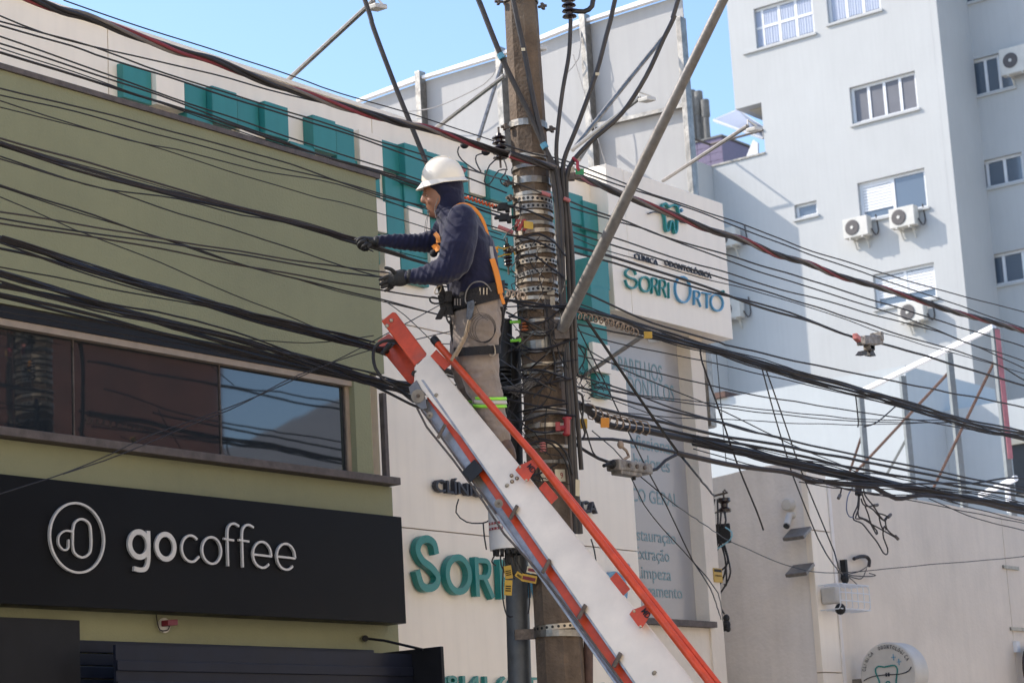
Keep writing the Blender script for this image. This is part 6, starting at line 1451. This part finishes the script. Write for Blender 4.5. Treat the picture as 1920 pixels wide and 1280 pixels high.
# helmet
hc = W(830, 340, 0); ht = radians(7)
hx = (R_ * cos(ht) + U_ * sin(ht)); hu = (U_ * cos(ht) - R_ * sin(ht))
M_helm = mat('white_hard_hat', (.80, .73, .62), .35, var=.06, scale=12, dirt=.15, coat=.1)
hl = MB(); secs = []
for i in range(13):
    t = i / 12 * pi / 2; secs.append((hc + hu * (sin(t) * 45.5 * S_) + hx * (1.5 * S_), hx * (cos(t) ** .85 * 41 * S_ + .0004), F_ * (cos(t) ** .85 * .112 + .0004)))
hl.loft(secs, 32)
helm = hl.build('helmet', M_helm, man, smooth=True)
br = MB(); n = 40; V = []
for lay, (e, dzz) in enumerate(((1.0, 3), (1.06, 0), (1.17, -4), (1.165, -5.2), (1.05, -2), (.96, 0))):
    for j in range(n):
        t = 2 * pi * j / n; fr_ = max(0, -cos(t)); V.append(hc + hx * ((cos(t) * 41 * e + 1.5 - fr_ * 7 * (e - 1) * 5) * S_) + F_ * (sin(t) * .112 * e) + hu * ((dzz - fr_ * (e - 1) * 38) * S_))
br.add(V, [(l * n + j, l * n + (j + 1) % n, (l + 1) * n + (j + 1) % n, (l + 1) * n + j) for l in range(5) for j in range(n)]); br.build('helmet_brim', M_helm, man, smooth=True)
rb = MB(); 
for oo in (-.028, 0, .028): rb.tube([hc + hu * (sin(t) * 46.3 * S_) + hx * ((1.5 - cos(t) * 40.5) * S_) + F_ * oo for t in [radians(a) for a in range(25, 150, 8)]], .003, 6)
rb.build('helmet_ridges', M_helm, man, smooth=True)
# harness
M_web = mat('orange_webbing', (.72, .24, .03), .7, var=.12); M_webg = mat('grey_webbing', (.35, .33, .33), .7); M_webb = mat('black_webbing', (.012, .011, .013), .8, var=.2, bump=.3, bscale=100)
def strap(pts, wd, m, name='harness_strap', nd=None, th=.004):
    P = spline([W(*p) for p in pts], .02); mb = MB(); nd = nd or -FW; ribbon(mb, P, wd, nd, th); return mb.build(name, m, man)
strap([(849, 392, -.13), (862, 384, -.10), (880, 386, -.06), (894, 397, -.05), (906, 417, -.06), (914, 445, -.08), (918, 470, -.10), (922, 492, -.12), (929, 515, -.13), (936, 545, -.13), (944, 570, -.13)], .020, M_web, nd=(-FW * .8 + RT * .6).normalized(), th=.006)
strap([(919, 462, -.12), (921, 478, -.13), (925, 494, -.14)], .022, M_webg, nd=(-FW * .8 + RT * .6).normalized(), th=.010)
strap([(922, 485, -.15), (929, 508, -.16), (934, 528, -.16), (938, 550, -.15)], .034, M_web, nd=(-FW * .8 + RT * .6).normalized(), th=.006)
strap([(815, 437, -.02), (821, 445, -.08), (822, 455, -.14)], .024, M_web); strap([(812, 466, -.05), (818, 462, -.10), (822, 470, -.16)], .03, M_web)
MB().ball(W(813, 475, -.05), R_ * .022, F_ * .03, U_ * .022, 12, 8).build('chest_pouch', M_webb, man, smooth=True)
# belt: a band round the waist
def band(name, m, pts, h, th=.008, n=36, extra=1.06):
    V = []
    (x, y, o, a, b, tl) = pts
    for lay in (-1, 1):
        for rr in (1.0, 1.0 + th / (a * S_)):
            for j in range(n):
                t = 2 * pi * j / n; V.append(W(x, y, o) + (R_ * cos(radians(tl)) + U_ * sin(radians(tl))) * (cos(t) * a * S_ * rr) + F_ * (sin(t) * b * rr) + U_ * (lay * h / 2))
    F = []
    for j in range(n):
        q = (j + 1) % n; F += [(n + j, n + q, 3 * n + q, 3 * n + j), (j, q, 2 * n + q, 2 * n + j), (j, q, n + q, n + j), (2 * n + j, 2 * n + q, 3 * n + q, 3 * n + j)]
    return MB().add(V, F).build(name, m, man, smooth=True)
band('waist_belt', M_webb, (891, 560, -.03, 50, .182, 13), .062); band('back_pad', M_webb, (896, 556, -.03, 49.5, .178, 16), .095)
band('thigh_strap', M_webb, (895, 657, -.14, 42, .135, 4), .046, .006)
def loopt(pts, r, m, name, closed=True):
    P = [W(*p) for p in pts]; P = P + [P[0]] if closed else P
    return MB().tube(spline(P, .01), r, 8).build(name, m, man, smooth=True)
loopt([(872, 560, -.225), (875, 545, -.23), (886, 531, -.23), (902, 528, -.23), (914, 535, -.22), (921, 546, -.215)], .0038, M_steelp, 'harness_ring', False)
loopt([(872, 560, -.225), (874, 568, -.23), (884, 571, -.23), (892, 566, -.23)], .0038, M_steelp, 'harness_ring', False)
for x in (900, 907, 913): MB().obox(W(x, 546, -.215), R_ * .003, U_ * .018, F_ * .003).build('belt_rivet', M_shiny, man)
for x in (853, 858, 863): MB().obox(W(x, 566, -.20), R_ * .003, U_ * .018, F_ * .003).build('belt_rivet', M_grey, man)
MB().prism([W(876, 566, -.24), (W(888, 562, -.24)), W(890, 572, -.24), W(885, 596, -.24), W(880, 603, -.24), W(874, 596, -.24)], FW * .02).build('rope_snap', mat('blue_grey_cast_alloy', (.12, .14, .18), .5, metal=.6, var=.4, scale=30), man, bevel=.004)
loopt([(880, 600, -.24), (874, 622, -.25), (864, 645, -.26), (852, 665, -.27), (846, 676, -.28)], .0085, mat('tan_lanyard', (.32, .24, .16), .8, var=.2, scale=60), 'lanyard', False)
loopt([(882, 602, -.235), (877, 624, -.245), (866, 648, -.255), (855, 668, -.265)], .006, M_tan, 'lanyard', False)
loopt([(827, 534, -.16), (818, 540, -.17), (815, 549, -.17), (820, 551, -.17), (826, 544, -.17)], .0035, M_shiny, 'carabiner')
loopt([(806, 559, -.16), (812, 557, -.16), (828, 562, -.16), (831, 567, -.16), (815, 569, -.16), (807, 565, -.16)], .005, M_rubber, 'carabiner')
loopt([(836, 585, -.15), (838, 598, -.15), (844, 607, -.15), (846, 600, -.15), (842, 588, -.15)], .005, M_cable, 'carabiner')
for c, a, b, nm in ((W(829, 550, -.14), (R_ * .3 - U_) .normalized() * .05, R_ * .018, 'tool_handle'), (W(836, 572, -.13), (R_ * .2 - U_).normalized() * .055, R_ * .034, 'tool_pouch'), (W(827, 588, -.14), (R_ * .5 + U_).normalized() * .035, R_ * .018, 'tool_holster'), (W(841, 556, -.16), R_ * .02, U_ * .03, 'pouch')):
    MB().obox(c, a, b, F_ * .025).build(nm, M_webb, man, bevel=.008)
loopt([(845, 600, -.1), (847, 625, -.1), (851, 645, -.1), (855, 660, -.12)], .008, M_webb, 'leg_strap', False)
loopt([(940, 575, -.1), (943, 600, -.1), (938, 630, -.12), (934, 655, -.14)], .010, M_webb, 'leg_strap', False)
loopt([(917, 648, -.255), (926, 647, -.25), (928, 664, -.25), (919, 666, -.255)], .0035, M_shiny, 'thigh_buckle')
cr = MB()
for q in range(4): cr.tube([W(903 + cos(t) * (27 - q * 3) + q * 2, 614 + sin(t) * (27 - q) + q * 1.5, -.245 + .01 * cos(t)) for t in [radians(a) for a in range(0, 361, 15)]], .0012, 4)
cr.tube(spline([W(892, 572, -.24), W(900, 590, -.245), W(915, 600, -.24)], .02), .0012, 4); cr.build('wire_coil', M_cable, man)
cr = MB().tube([W(804, 394, -.01), W(798, 415, -.02), W(796, 436, -.02)], .0014, 4).tube([W(804, 394, -.01), W(801, 415, -.02), W(799, 438, -.02)], .0014, 4).tube([W(806, 390, -.01), W(802, 398, -.02)], .006, 6); cr.build('whistle_cord', M_grey, man)
